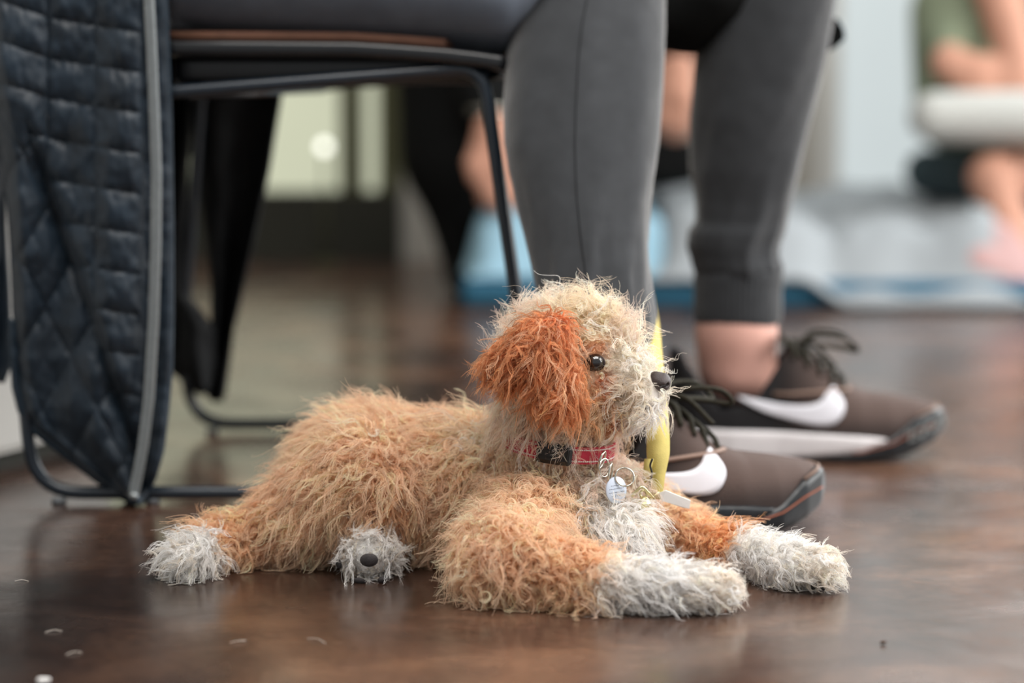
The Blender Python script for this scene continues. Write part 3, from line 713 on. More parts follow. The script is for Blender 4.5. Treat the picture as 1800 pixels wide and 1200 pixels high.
def sneaker(O, A, side, label, sw_far):
    t = empty('sneaker', label, 'shoe', shoe_at(O, A, 0.15))
    cen = lambda x: side * 0.008 * ss(0.14, 0.30, x)
    toW = lambda V: np.array([shoe_at(O, A, *v) for v in V])
    def upper(p):
        x, y, z = p[:, 0], p[:, 1], p[:, 2]
        w = np.maximum(tb_(WT, x), 1e-4); h = tb_(HT, x); z0 = 0.018 + tb_(ZB, x)
        g = ((np.abs(y - cen(x)) / w) ** 2.5 + (np.maximum(z - z0, 0) / np.maximum(h - z0, 0.004)) ** 2.3) ** 0.42 - 1
        g = np.maximum(np.clip(g, -1, 2) * 0.03, z0 - 0.004 - z)
        e = (np.sqrt(((x - 0.064) / 0.054) ** 2 + (y / 0.029) ** 2) - 1) * 0.03
        return smax(g, -smax(e, 0.05 - z), k=0.0022)
    V, Q = surface_nets(upper, (-0.012, -0.056, 0.008), (0.312, 0.056, 0.140), 0.0025)
    up = mesh('upper', toW(V), Q, km, t)
    ca_ = up.data.color_attributes.new('tint', 'FLOAT_COLOR', 'POINT')
    k_, f_ = np.array(lin((27, 26, 28))), np.array(lin((86, 71, 66)))
    wgt = ss(0.10, 0.17, V[:, 0] + 0.4 * (0.05 - V[:, 2]) * 0)[:, None] * (0.35 + 0.65 * ss(0.03, 0.055, V[:, 2]))[:, None]
    ca_.data.foreach_set('color', np.concatenate([k_ * (1 - wgt) + f_ * wgt, np.ones((len(V), 1))], 1).astype(np.float32).ravel())
    def mids(p):
        x, y, z = p[:, 0], p[:, 1], p[:, 2]
        return smax(np.abs(y - cen(x)) - (tb_(WT, x) + 0.0045), z - tb_(ZW, x), tb_(ZO, x) - 0.003 - z, x - 0.240)
    V, Q = surface_nets(mids, (-0.016, -0.06, -0.004), (0.25, 0.06, 0.045), 0.0025); mesh('midsole', toW(V), Q, M['foam'] if sw_far else M['rubber'], t)
    def outs(p):
        x, y, z = p[:, 0], p[:, 1], p[:, 2]
        return smax(np.abs(y - cen(x)) - (tb_(WT, x) + 0.004), z - tb_(ZO, x), tb_(ZB, x) - z, x - 0.304 + 22 * (z - 0.036) ** 2, k=0.0035)
    V, Q = surface_nets(outs, (-0.016, -0.06, -0.006), (0.314, 0.06, 0.066), 0.0025); ou = mesh('outsole', toW(V), Q, M['rubber'], t)
    def wally(x, z, s): 
        h = tb_(HT, x); z0 = 0.018 + tb_(ZB, x)
        q = np.clip(1 - (np.maximum(z - z0, 0) / np.maximum(h - z0, 0.004)) ** 2.3, 0, 1) ** 0.4
        return float(cen(x) + s * (tb_(WT, x) * q + 0.0016))
    lo_ = catmull([(0.066, 0.071, 0), (0.095, 0.056, 0), (0.125, 0.047, 0), (0.152, 0.0415, 0), (0.169, 0.043, 0), (0.179, 0.052, 0), (0.182, 0.065, 0), (0.172, 0.082, 0)], 6)
    hi_ = catmull([(0.066, 0.073, 0), (0.092, 0.068, 0), (0.115, 0.064, 0), (0.137, 0.063, 0), (0.150, 0.065, 0), (0.158, 0.070, 0), (0.163, 0.077, 0), (0.170, 0.083, 0)], 6)
    for s in (-1, 1):
        V = []
        for a, b in zip(lo_, hi_):
            for j in range(6):
                q = a * (1 - j / 5) + b * j / 5; V.append(shoe_at(O, A, q[0], wally(q[0], q[1], s), q[1]))
        o = mesh('side_mark', V, grid_faces(len(lo_), 6), M['mark'], up); recalc(o); solid(o, 0.0012, 0)
        tr = MB(); tr.tube([shoe_at(O, A, x, wally(x, z, s), z) for x, z in ((0.105, 0.075), (0.125, 0.075), (0.15, 0.077), (0.175, 0.078), (0.19, 0.079))], 0.0022, 6); tr.build('eyestay_trim', M['trim'], up)
        rs_ = MB(); rs_.tube([shoe_at(O, A, x, float(cen(x)) + s * (float(tb_(WT, x)) + 0.0048), float(tb_(ZO, x)) * 0.62 + 0.004) for x in np.linspace(0.19, 0.285, 14)], 0.0008, 6); rs_.build('sole_seam', M['rust'], ou)
    te_ = MB(); te_.tube([shoe_at(O, A, x, float(cen(x)) + y, z) for x, y, z in ((0.262, -0.0385, 0.050), (0.280, -0.028, 0.0565), (0.291, -0.010, 0.0575), (0.291, 0.010, 0.0575), (0.280, 0.028, 0.0565), (0.262, 0.0385, 0.050))], 0.0014, 6); te_.build('toe_cap_edge', M['trim'], ou)
    tl = mesh('tongue', *loft([ring_pts(shoe_at(O, A, x, 0, z), (-math.sin(A), math.cos(A), 0), (0.3 * math.cos(A), 0.3 * math.sin(A), 0.95), w, 0.005, 16) for x, z, w in ((0.116, 0.133, 0.018), (0.121, 0.128, 0.021), (0.14, 0.112, 0.020), (0.165, 0.092, 0.018), (0.19, 0.074, 0.015))]), M['lace'], t); recalc(tl)
    xr = [0.128, 0.143, 0.157, 0.170, 0.183]
    for k, x in enumerate(xr):
        h = float(tb_(HT, x)); wd = 0.026
        for sg in (1, -1):
            x2 = xr[min(k + 1, 4)] if k < 4 else x
            L_ = MB(); L_.tube(catmull([shoe_at(O, A, x, -sg * wd, h - 0.012), shoe_at(O, A, x, -sg * wd * 0.6, h + 0.003), shoe_at(O, A, (x + x2) / 2, 0, (h + float(tb_(HT, x2))) / 2 + 0.007), shoe_at(O, A, x2, sg * wd * 0.6, float(tb_(HT, x2)) + 0.003), shoe_at(O, A, x2, sg * wd, float(tb_(HT, x2)) - 0.012)], 5), 0.0024, 7)
            L_.build('lace', M['lace'], t)
    kx, kz = 0.138, float(tb_(HT, 0.138)) + 0.008
    for sg in (1, -1):
        B_ = MB(); B_.tube(catmull([shoe_at(O, A, kx, 0, kz), shoe_at(O, A, kx + 0.015, sg * 0.018, kz + 0.010), shoe_at(O, A, kx + 0.045, sg * 0.026, kz + 0.008), shoe_at(O, A, kx + 0.060, sg * 0.020, kz - 0.006), shoe_at(O, A, kx + 0.040, sg * 0.010, kz - 0.004), shoe_at(O, A, kx + 0.004, 0, kz)], 6), 0.0023, 7); B_.build('lace_bow', M['lace'], t)
        B_ = MB(); B_.tube(catmull([shoe_at(O, A, kx, 0, kz), shoe_at(O, A, kx + 0.012, sg * 0.02, kz + 0.002), shoe_at(O, A, kx + 0.034, sg * 0.034, kz - 0.022)], 6), 0.0022, 7); B_.build('lace_end', M['lace'], t)
    kb = MB(); kb.tube([shoe_at(O, A, kx - 0.004, 0, kz - 0.002), shoe_at(O, A, kx + 0.005, 0, kz + 0.002)], [0.006, 0.005], 10); kb.build('lace_knot', M['lace'], t)
    if sw_far:                                   # pale lettering on the toe rubber
        cu_ = bpy.data.curves.new('toe_lettering', 'FONT'); cu_.body = 'ZOOM'; cu_.size = 0.0165; cu_.extrude = 0.0006; cu_.space_character = 0.95
        tmp = bpy.data.objects.new('toe_lettering', cu_); COL.objects.link(tmp)
        dg = bpy.context.evaluated_depsgraph_get(); me = bpy.data.meshes.new_from_object(tmp.evaluated_get(dg)); bpy.data.objects.remove(tmp)
        n = len(me.vertices); co = np.empty(n * 3); me.vertices.foreach_get('co', co); co = co.reshape(-1, 3)
        th = 0.36; X = 0.252 + co[:, 0] * math.cos(th) - co[:, 1] * math.sin(th); Z = 0.0225 + co[:, 0] * math.sin(th) + co[:, 1] * math.cos(th)
        Yv = np.array([float(cen(x)) for x in X]) - (tb_(WT, X) + 0.0045) - co[:, 2] - 0.0008
        W = toW(np.stack([X, Yv, Z], 1)); me.vertices.foreach_set('co', W.astype(np.float32).ravel()); me.materials.append(M['letter']); me.update()
        own(tag(bpy.data.objects.new('toe_lettering', me)), ou); COL.objects.link(bpy.data.objects['toe_lettering'])
    return t
sneaker(O1, A1, -1, 'black and brown sneaker with white side mark close behind the dog', False)
sneaker(O2, A2, 1, 'black sneaker with white midsole and lettered toe under the bare ankle', True)

# ------------------------------------------------------------------ the dog
dog = empty('dog', 'small curly apricot puppy with white paws lying on the floor', 'dog', (0.0, 2.06, 0))
TAN, TAN2, CREAM, RED, WHITE, DEEP = (250, 217, 188), (243, 204, 168), (251, 232, 218), (224, 164, 119), (253, 250, 247), (230, 172, 128)
BONES = []                                       # name, a, b, ra, rb, colour a, colour b, hair length (m), curl, lift, flow
def bone(reg, a, b, ra, rb, ca_, cb_, L, curl, lift, flow):
    def pt(q): return F(q[1], q[2], q[3]) if q[0] == 'F' else P(*q)
    A_, B_ = pt(a), pt(b)
    BONES.append(dict(reg=reg, a=A_, b=B_, ra=ra * S(A_[1]), rb=rb * S(B_[1]), ca=np.array(lin(ca_)), cb=np.array(lin(cb_)), L=L, curl=curl, lift=lift, flow=np.array([flow[0], flow[2] if len(flow) > 2 else 0.0, -flow[1]], float)))
bone('torso', (640, 838, 2.13), (800, 862, 2.11), 108, 106, TAN, TAN, 0.026, 0.85, 0.55, (-0.7, 0.6))
bone('torso', (800, 862, 2.11), (965, 880, 2.075), 106, 100, TAN, TAN, 0.026, 1.0, 0.55, (-0.5, 0.8))
bone('chest', (965, 880, 2.075), (1052, 892, 2.045), 96, 66, TAN, CREAM, 0.024, 1.0, 0.5, (0.1, 1))
bone('chest', (1045, 920, 2.02), (1082, 932, 2.01), 50, 44, WHITE, WHITE, 0.024, 0.8, 0.5, (0.3, 1))
bone('neck', (955, 838, 2.068), (988, 715, 2.046), 90, 80, TAN, CREAM, 0.024, 0.9, 0.45, (-0.25, 1))
bone('neck', (1058, 832, 2.055), (1088, 852, 2.045), 44, 38, CREAM, CREAM, 0.020, 0.8, 0.5, (0.3, 1))
bone('head', (985, 622, 2.045), (1032, 615, 2.04), 72, 66, CREAM, CREAM, 0.026, 0.9, 0.66, (-0.1, -0.5))
bone('head', (1005, 672, 2.035), (1052, 690, 2.03), 62, 48, CREAM, (243, 212, 176), 0.022, 0.7, 0.35, (-0.5, 1))
bone('head', (1050, 660, 2.033), (1124, 680, 2.02), 54, 38, (246, 220, 190), (250, 240, 228), 0.018, 0.8, 0.6, (-0.4, 0.2))
bone('head', (1075, 720, 2.026), (1130, 722, 2.018), 30, 22, (236, 198, 158), WHITE, 0.010, 0.4, 0.35, (-0.8, 0.6))
bone('ear', (974, 576, 1.998), (990, 692, 1.985), 24, 30, DEEP, RED, 0.015, 0.6, 0.28, (-0.15, 1))
bone('ear', (955, 590, 1.993), (892, 640, 1.990), 28, 30, RED, RED, 0.016, 0.6, 0.28, (-0.45, 0.9))
bone('ear', (935, 612, 1.990), (965, 682, 1.985), 30, 28, RED, RED, 0.016, 0.6, 0.28, (-0.2, 1))
bone('front_leg', (950, 895, 2.035), ('F', 880, 985, 72), 70, 58, TAN, TAN, 0.023, 1.0, 0.5, (-0.2, 1))
bone('front_leg', ('F', 880, 985, 72), ('F', 1050, 1022, 50), 56, 37, TAN, TAN2, 0.018, 1.0, 0.5, (0.4, 0.8))
bone('paw', ('F', 1066, 1026, 48), ('F', 1180, 1032, 44), 36, 32, WHITE, WHITE, 0.015, 0.6, 0.5, (0.9, 0.3))
bone('paw', ('F', 1180, 1032, 44), ('F', 1256, 1034, 43), 33, 34, WHITE, (249, 241, 232), 0.010, 0.5, 0.4, (0.9, 0.3))
bone('front_leg.001', (1090, 890, 2.09), ('F', 1180, 938, 52), 58, 40, TAN, TAN, 0.018, 0.7, 0.5, (0.6, 0.5))
bone('front_leg.001', ('F', 1180, 938, 52), ('F', 1285, 968, 44), 40, 31, TAN, (232, 176, 124), 0.016, 0.6, 0.5, (0.7, 0.5))
bone('paw.001', ('F', 1305, 973, 43), ('F', 1385, 990, 43), 31, 31, WHITE, WHITE, 0.013, 0.5, 0.5, (0.9, 0.3))
bone('paw.001', ('F', 1385, 990, 43), ('F', 1440, 998, 41), 31, 32, WHITE, (249, 241, 232), 0.010, 0.5, 0.4, (0.9, 0.3))
bone('hind_leg', (640, 850, 2.075), ('F', 545, 905, 84), 92, 66, TAN, TAN, 0.024, 0.8, 0.5, (-0.6, 0.8))
bone('hind_leg', ('F', 545, 905, 84), ('F', 435, 945, 48), 62, 33, TAN, TAN2, 0.020, 0.8, 0.5, (-0.5, 0.8))
bone('hind_leg', ('F', 435, 945, 48), ('F', 372, 958, 44), 32, 28, TAN2, TAN2, 0.018, 0.8, 0.55, (-0.5, 0.6))
bone('paw.002', ('F', 348, 968, 44), ('F', 325, 980, 40), 31, 29, WHITE, WHITE, 0.015, 0.6, 0.5, (-0.6, 0.7))
bone('hind_leg.001', (660, 900, 2.12), (650, 952, 2.075), 44, 36, TAN, TAN, 0.014, 0.7, 0.5, (0, 1))
bone('paw.003', (650, 956, 2.07), ('F', 652, 974, 42), 40, 37, WHITE, WHITE, 0.017, 0.4, 0.35, (0.2, -0.2, -0.6))
bone('tail', (590, 790, 2.19), (545, 820, 2.23), 26, 18, TAN, TAN, 0.022, 0.8, 0.5, (-1, 0))
FULLB = [(b['a'], b['b'], b['ra'], b['rb']) for b in BONES]
dog_f = blob(FULLB, 0.0045)
pts_ = np.array([q for b in FULLB for q in b[:2]])
DV, DQ = surface_nets(dog_f, pts_.min(0) - 0.075, pts_.max(0) + 0.075, 0.0042)
keep = DV[:, 2] < 0.0015
DV[keep, 2] = 0.0015
dog_body = mesh('body', DV, DQ, M['dogskin'], dog)
def hit(px, py, Y0=1.85, Y1=2.3):                # where that pixel's ray meets the dog
    Ys = np.linspace(Y0, Y1, 500); pp_ = np.array([P(px, py, y) for y in Ys]); d = dog_f(pp_)
    k = np.argmax(d < 0); return pp_[k]
def dog_n(p, e=0.002):
    g = np.array([dog_f(np.array([p + e * v]))[0] - dog_f(np.array([p - e * v]))[0] for v in np.eye(3)]); return g / np.linalg.norm(g)
# eye
ec = hit(1043, 637); en = dog_n(ec)
eye_c = ec + np.array([0.001, 0.0004, 0])
ey = blob_mesh('eye', [(eye_c, eye_c + (0.0006, 0, 0), 0.0076, 0.0076)], M['eye'], dog, 0.0011, 0.0004)
eo = MB(); eo.tube([eye_c + (0.0078 * math.cos(a), -0.0020, 0.0060 * math.sin(a)) for a in np.linspace(0, 2 * math.pi, 28, endpoint=False)], 0.0013, 8, False, True); eo.build('eyelid', M['eyerim'], dog)
# nose
nc = P(1157, 671, hit(1140, 680)[1] + 0.010)
nb = [(nc + (-0.002, 0, 0.0015), nc + (0.0035, 0, 0.0010), 0.0075, 0.0068), (nc + (0.003, -0.004, -0.001), nc + (0.004, 0.004, -0.001), 0.0056, 0.0056), (nc + (0.0045, 0, -0.004), nc + (0.0045, 0, -0.0075), 0.0042, 0.0022)]
nf = blob(nb, 0.0012)
def nose_f(p):
    d = nf(p)
    for sg in (-1, 1):
        q, _ = cone_d(p, nc + (0.0075, sg * 0.0062, -0.0012), nc + (0.002, sg * 0.0088, -0.0026), 0.0017, 0.0013); d = np.maximum(d, -q)
    return d
NVv, NQ = surface_nets(nose_f, nc - 0.018, nc + 0.018, 0.0008); mesh('nose', NVv, NQ, M['nose'], dog)
# mouth line
mo = MB(); mpts = []
for px, py in ((1132, 719), (1140, 716), (1149, 712), (1156, 707)):
    q = hit(px, py, 1.96); mpts.append(q + dog_n(q) * 0.0002)
mo.tube(catmull(mpts, 5), 0.0009, 6); mo.build('mouth', M['dark'], dog)
# paw pads of the upturned hind paw, claws of the front paws
padc = hit(648, 985)
for px, py, rx, rz in ((650, 980, 16, 12), (640, 1002, 12, 7), (664, 1001, 9, 7), (618, 984, 6, 9)):
    q = hit(px, py, 1.95); V = []
    n_ = dog_n(q); uu = np.cross(n_, (0, 0, 1)); uu /= np.linalg.norm(uu); vv = np.cross(uu, n_)
    rings = [ring_pts(q + n_ * (0.0115 + 0.0026 * math.cos(a)), uu, vv, rx * S(2.05) * math.sin(a) + 1e-5, rz * S(2.05) * math.sin(a) + 1e-5, 16) for a in np.linspace(0.02, math.pi - 0.02, 9)]
    recalc(mesh('paw_pad', *loft(rings), M['padm'], dog))
for px, py, dx in ((1234, 1062, 7), (1268, 1054, 7), (1285, 1046, 6), (1432, 1031, 6), (1446, 1026, 7), (1460, 1016, 6)):
    q = F(px, py - 2, 9) + (0.002, -0.015, 0.001); c_ = MB()
    c_.tube(catmull([q + (-0.006, 0.002, 0.002), q + (0, 0, 0.0022), q + (dx * 0.0007, -0.001, -0.0012)], 4), np.linspace(0.0036, 0.0010, 9), 8); c_.build('claw', M['claw'], dog)

# ------------------------------------------------------------------ collar, tags, leash
kc = P(984, 776, 2.052); kax = P(995, 690, 2.05) - kc; kax /= np.linalg.norm(kax)
ku = np.array([1, 0, 0]) - kax * kax[0]; ku /= np.linalg.norm(ku); kv = np.cross(kax, ku)
kr = 0.0485
def col_pt(a, h=0.0, dr=0.0): return kc + kax * h + (kr + dr) * (math.cos(a) * ku * 0.98 + math.sin(a) * kv * 1.06)
cl = empty('dog_collar', 'red dog collar with white stitching and black buckle around the puppy neck', 'collar', kc)
NA = 96; hw = 0.0072
V = []
for i in range(NA):
    a = 2 * math.pi * i / NA
    for h, dr in ((-hw, -0.0008), (-hw, 0.0008), (hw, 0.0008), (hw, -0.0008)): V.append(col_pt(a, h, dr))
Fq = [(i * 4 + j, i * 4 + (j + 1) % 4, ((i + 1) % NA) * 4 + (j + 1) % 4, ((i + 1) % NA) * 4 + j) for i in range(NA) for j in range(4)]
wb = recalc(mesh('webbing', V, Fq, M['webbing'], cl, False))
stb = MB()
for h in (-hw * 0.68, hw * 0.68):
    for i in range(150):
        a0 = 2 * math.pi * i / 150; a1 = a0 + 2 * math.pi / 150 * 0.62
        stb.tube([col_pt(a0, h, 0.0010), col_pt(a1, h, 0.0010)], 0.0006, 5)
so_ = stb.build('stitching', M['stitch'], wb); so_['kind'] = 'stuff'
af = -math.pi / 2
def ang_of(px):                                  # angle on the collar's near side that shows at this pixel column
    best = min(np.linspace(-math.pi, 0, 721), key=lambda a: abs((lambda q: 900 + FPX * q[0] / (q[1] * _cp + (CAMH - q[2]) * _sp) - px)(col_pt(a)))); return best
a0, a1 = ang_of(946), ang_of(1004)
bkb = MB(); V = []; nb_ = 12
for i in range(nb_):
    a = a0 + (a1 - a0) * i / (nb_ - 1); e = 0.0 if 0 < i < nb_ - 1 else -0.0015
    for h, dr in ((-hw - 0.0014 - e * 0.3, 0.0), (-hw - 0.0014 - e * 0.3, 0.0042 + e), (-hw + 0.002, 0.0058 + e), (hw - 0.002, 0.0058 + e), (hw + 0.0014 + e * 0.3, 0.0042 + e), (hw + 0.0014 + e * 0.3, 0.0)): V.append(col_pt(a, h, dr))
Fq = [(i * 6 + j, i * 6 + (j + 1) % 6, (i + 1) * 6 + (j + 1) % 6, (i + 1) * 6 + j) for i in range(nb_ - 1) for j in range(6)] + [tuple(range(6)), tuple((nb_ - 1) * 6 + j for j in range(6))]
bk_ = recalc(mesh('buckle', V, Fq, M['buckle'], cl, False))
bi = MB(); am = a0 + (a1 - a0) * 0.5
for aa, bb, h0, h1 in ((0.3, 0.62, -0.003, -0.003), (0.3, 0.62, 0.003, 0.003)):
    bi.tube([col_pt(a0 + (a1 - a0) * t, h0, 0.0060) for t in np.linspace(aa, bb, 6)], 0.0005, 5)
bi.tube([col_pt(a0 + (a1 - a0) * 0.62, h, 0.0060) for h in np.linspace(-0.003, 0.003, 5)], 0.0005, 5)
bi.tube([col_pt(a0 + (a1 - a0) * 0.86, h, 0.0060) for h in np.linspace(-0.007, 0.007, 5)], 0.0006, 5); bi.build('buckle_ridge', M['buckle'], bk_)
def ring_obj(name, c, u, v, r, rr, m, parent, rv=None):
    b = MB(); b.tube(ring_pts(c, u, v, r, rv or r, 28), rr, 8, False, True); return b.build(name, m, parent)
Yt = min(hit(1085, 850)[1], hit(1060, 810)[1]) - 0.024
dr_ = P(1058, 808, Yt + 0.006)
ring_obj('collar_ring', dr_, (0.35, 0.7, 0.2), (0.2, -0.2, 0.9), 0.0075, 0.0011, M['steel'], cl)
tagt = empty('pet_tag', 'round pale grey pet tag hanging from split rings on the red collar', 'tag', P(1085, 860, Yt))
ring_obj('split_ring', P(1062, 822, Yt + 0.002), (0.5, 0.6, 0.3), (-0.2, -0.1, 0.9), 0.0080, 0.0009, M['steel'], tagt)
ring_obj('split_ring', P(1073, 832, Yt), (0.2, 0.5, 0.1), (0.1, 0, 1), 0.0085, 0.0009, M['steel'], tagt)
tc_ = P(1083, 861, Yt); tn = np.array([0.62, -0.76, 0.12]); tn /= np.linalg.norm(tn); tu = np.cross((0, 0, 1), tn); tu /= np.linalg.norm(tu); tv = np.cross(tn, tu)
rings = [ring_pts(tc_ + tn * h, tu, tv, r, r, 32) for h, r in ((-0.0008, 0.0001), (-0.0008, 0.0110), (-0.0004, 0.0114), (0.0004, 0.0114), (0.0008, 0.0110), (0.0008, 0.0001))]
dsk = recalc(mesh('disc', *loft(rings), M['tagm'], tagt))
lines = MB()
for r_, (z_, w_) in enumerate(((0.004, 0.006), (0.0012, 0.008), (-0.0018, 0.0085), (-0.0048, 0.006))):
    x_ = -w_
    while x_ < w_ - 0.001:
        L_ = random.uniform(0.0008, 0.002); q = tc_ + tu * x_ + tv * z_ + tn * 0.0009
        lines.tube([q, q + tu * L_], 0.00022, 4); x_ += L_ + 0.0007
en_ = lines.build('engraving', M['ink'], dsk); en_['kind'] = 'stuff'
bell = empty('collar_bell', 'small pale brass bell hanging below the leash clip on the chest', 'bell', P(1130, 885, Yt))
bcc = P(1131, 884, Yt + 0.010)
rings = [ring_pts(bcc + (0, 0, h * 0.72), (1, 0, 0), (0, 1, 0), r * 0.72, r * 0.72, 20) for h, r in ((-0.0085, 0.0005), (-0.0075, 0.004), (-0.004, 0.0075), (-0.0006, 0.0086), (0.0, 0.0092), (0.0006, 0.0086), (0.004, 0.0076), (0.0075, 0.004), (0.0085, 0.0012))]
recalc(mesh('bell_body', *loft(rings), M['brass'], bell)); ring_obj('loop', bcc + (0, 0, 0.008), (1, 0, 0), (0, 0, 1), 0.003, 0.0008, M['brass'], bell)
ls = empty('leash', 'yellow webbing leash with metal clip hanging beside the puppy chest', 'leash', P(1155, 870, Yt))
Yl = Yt + 0.035
cen_ = catmull([P(1146, 876, Yl), P(1153, 840, Yl), P(1157, 790, Yl + 0.01), P(1155, 735, Yl + 0.03), P(1150, 680, 2.13), P(1144, 612, 2.20), P(1140, 570, 2.29), P(1125, 480, 2.45), P(1105, 300, 2.55), P(1080, 60, 2.58), (0.075, 2.60, 0.66)], 8)
V = []
T_, U_, W_ = frames(cen_)
for i, q in enumerate(cen_):
    f = i / len(cen_); tw = 0.15 + 0.5 * f
    wv = np.array([math.cos(tw), math.sin(tw) * 0.7, 0.0]); wv -= T_[i] * np.dot(wv, T_[i]); wv /= np.linalg.norm(wv)
    hw_ = (0.0050 + 0.0050 * float(ss(6, 16, i)))
    for s_ in (-1, 1): V.append(q + wv * hw_ * s_ + np.array([0.003 * (1 - float(ss(4, 14, i))), 0, 0]))
st_ = mesh('strap', V, grid_faces(len(cen_), 2), M['yellow'], ls); recalc(st_); solid(st_, 0.0018, 0)
lp_ = MB(); V = []
for q, w_ in ((P(1141, 806, Yl), 0.004), (P(1137, 830, Yl - 0.002), 0.0032), (P(1137, 852, Yl - 0.003), 0.003), (P(1140, 868, Yl - 0.002), 0.003)):
    V += [q + (-w_, 0, 0), q + (w_, 0, 0)]
fl_ = mesh('strap_fold', V, grid_faces(4, 2), M['yellow'], ls); recalc(fl_); solid(fl_, 0.0018, 0)
stx = MB(); stx.tube(catmull([P(1147, 806, Yl - 0.004), P(1143, 818, Yl - 0.004), P(1146, 832, Yl - 0.004), P(1142, 850, Yl - 0.004), P(1143, 866, Yl - 0.004)], 5), 0.0009, 6)
stx.build('dark_stitching', M['buckle'], st_)
cb_ = MB(); cb_.tube(catmull([P(1110, 872, Yt), P(1127, 856, Yt), P(1138, 864, Yt + 0.004), P(1149, 876, Yt + 0.012)], 6), 0.0013, 8); cb_.tube(ring_pts(P(1147, 872, Yl - 0.004), (0.8, 0, 0.6), (0, 1, 0), 0.006, 0.004, 20), 0.0011, 8, False, True); cb_.build('clip', M['brass'], ls)
ring_obj('clip_ring', P(1098, 838, Yt + 0.003), (0.9, 0.3, -0.4), (0.3, 0.3, 0.8), 0.0085, 0.0008, M['steel'], ls)
wtag = [P(1158, 866, Yl - 0.002), P(1170, 862, Yl - 0.002), P(1214, 880, Yl + 0.004), P(1212, 894, Yl + 0.004), P(1200, 892, Yl + 0.003), P(1164, 880, Yl - 0.002)]
recalc(mesh('leash_label', *prism(wtag, (0, 1, 0), 0.003), M['white'], ls, False))

# ------------------------------------------------------------------ fur
def fur_material():
    m = bpy.data.materials.new('curly_fur'); m.use_nodes = True
    nt = m.node_tree; nt.nodes.remove(nt.nodes['Principled BSDF']); out = nt.nodes['Material Output']
    at = nt.nodes.new('ShaderNodeAttribute'); at.attribute_name = 'fur_color'
    pb_ = nt.nodes.new('ShaderNodeBsdfPrincipled'); pb_.inputs['Roughness'].default_value = 0.5; pb_.inputs['Specular IOR Level'].default_value = 0.35
    tr = nt.nodes.new('ShaderNodeBsdfTranslucent'); mx = nt.nodes.new('ShaderNodeMixShader'); mx.inputs[0].default_value = 0.48
    nt.links.new(at.outputs['Color'], pb_.inputs['Base Color']); nt.links.new(at.outputs['Color'], tr.inputs['Color'])
    nt.links.new(pb_.outputs[0], mx.inputs[1]); nt.links.new(tr.outputs[0], mx.inputs[2]); nt.links.new(mx.outputs[0], out.inputs['Surface'])
    return m
FURM = fur_material()
tri = np.concatenate([DQ[:, [0, 1, 2]], DQ[:, [0, 2, 3]]])
ta, tb2, tc2 = DV[tri[:, 0]], DV[tri[:, 1]], DV[tri[:, 2]]
nrm = np.cross(tb2 - ta, tc2 - ta); area = np.linalg.norm(nrm, axis=1) / 2
def sample(n):
    k = rng.choice(len(tri), n, p=area / area.sum()); r1 = np.sqrt(rng.random(n)); r2 = rng.random(n)
    p = ta[k] * (1 - r1)[:, None] + tb2[k] * (r1 * (1 - r2))[:, None] + tc2[k] * (r1 * r2)[:, None]
    e = 0.003; g = np.stack([dog_f(p + e * v) - dog_f(p - e * v) for v in np.eye(3)], 1); g /= np.linalg.norm(g, axis=1)[:, None] + 1e-9
    return p, g
def params(p):
    D = []; Tt = []
    for b in BONES:
        d, t = cone_d(p, b['a'], b['b'], b['ra'], b['rb']); D.append(d); Tt.append(t)
    D = np.array(D); Tt = np.array(Tt); w = np.exp(-(D - D.min(0)) / 0.0035); w /= w.sum(0)
    ear = np.array([b['reg'] == 'ear' for b in BONES])
    col = np.zeros((len(p), 3)); L = np.zeros(len(p)); cur = np.zeros(len(p)); lif = np.zeros(len(p)); flo = np.zeros((len(p), 3))
    wc = w ** 2.2; wc /= wc.sum(0)
    for i, b in enumerate(BONES):
        t = Tt[i][:, None]; col += wc[i][:, None] * (b['ca'] * (1 - t) + b['cb'] * t)
        L += w[i] * b['L']; cur += w[i] * b['curl']; lif += w[i] * b['lift']; flo += w[i][:, None] * b['flow']
    for c_, r_, k_, w_ in SPOTS:
        ws = (w_ * ss(r_, r_ * 0.45, np.linalg.norm(p - c_, axis=1)))[:, None]; col = col * (1 - ws) + np.array(lin(k_)) * ws
    return col, L, cur, lif, flo, np.argmin(D, 0)
SPOTS = [(hit(1046, 616), 0.013, (226, 164, 112), 0.8), (hit(1066, 672), 0.012, (214, 146, 104), 0.8), (hit(1088, 738), 0.012, (214, 146, 100), 0.7), (hit(1110, 640), 0.024, (252, 244, 232), 0.85),
         (hit(1150, 705), 0.013, (252, 246, 240), 0.8), (hit(985, 560), 0.012, (200, 120, 76), 0.7), (hit(700, 880), 0.030, (238, 194, 156), 0.7), (hit(850, 775), 0.022, (252, 240, 222), 0.85), (hit(1020, 560), 0.04, (252, 236, 208), 0.6), (hit(1105, 800), 0.02, (248, 226, 196), 0.7)]
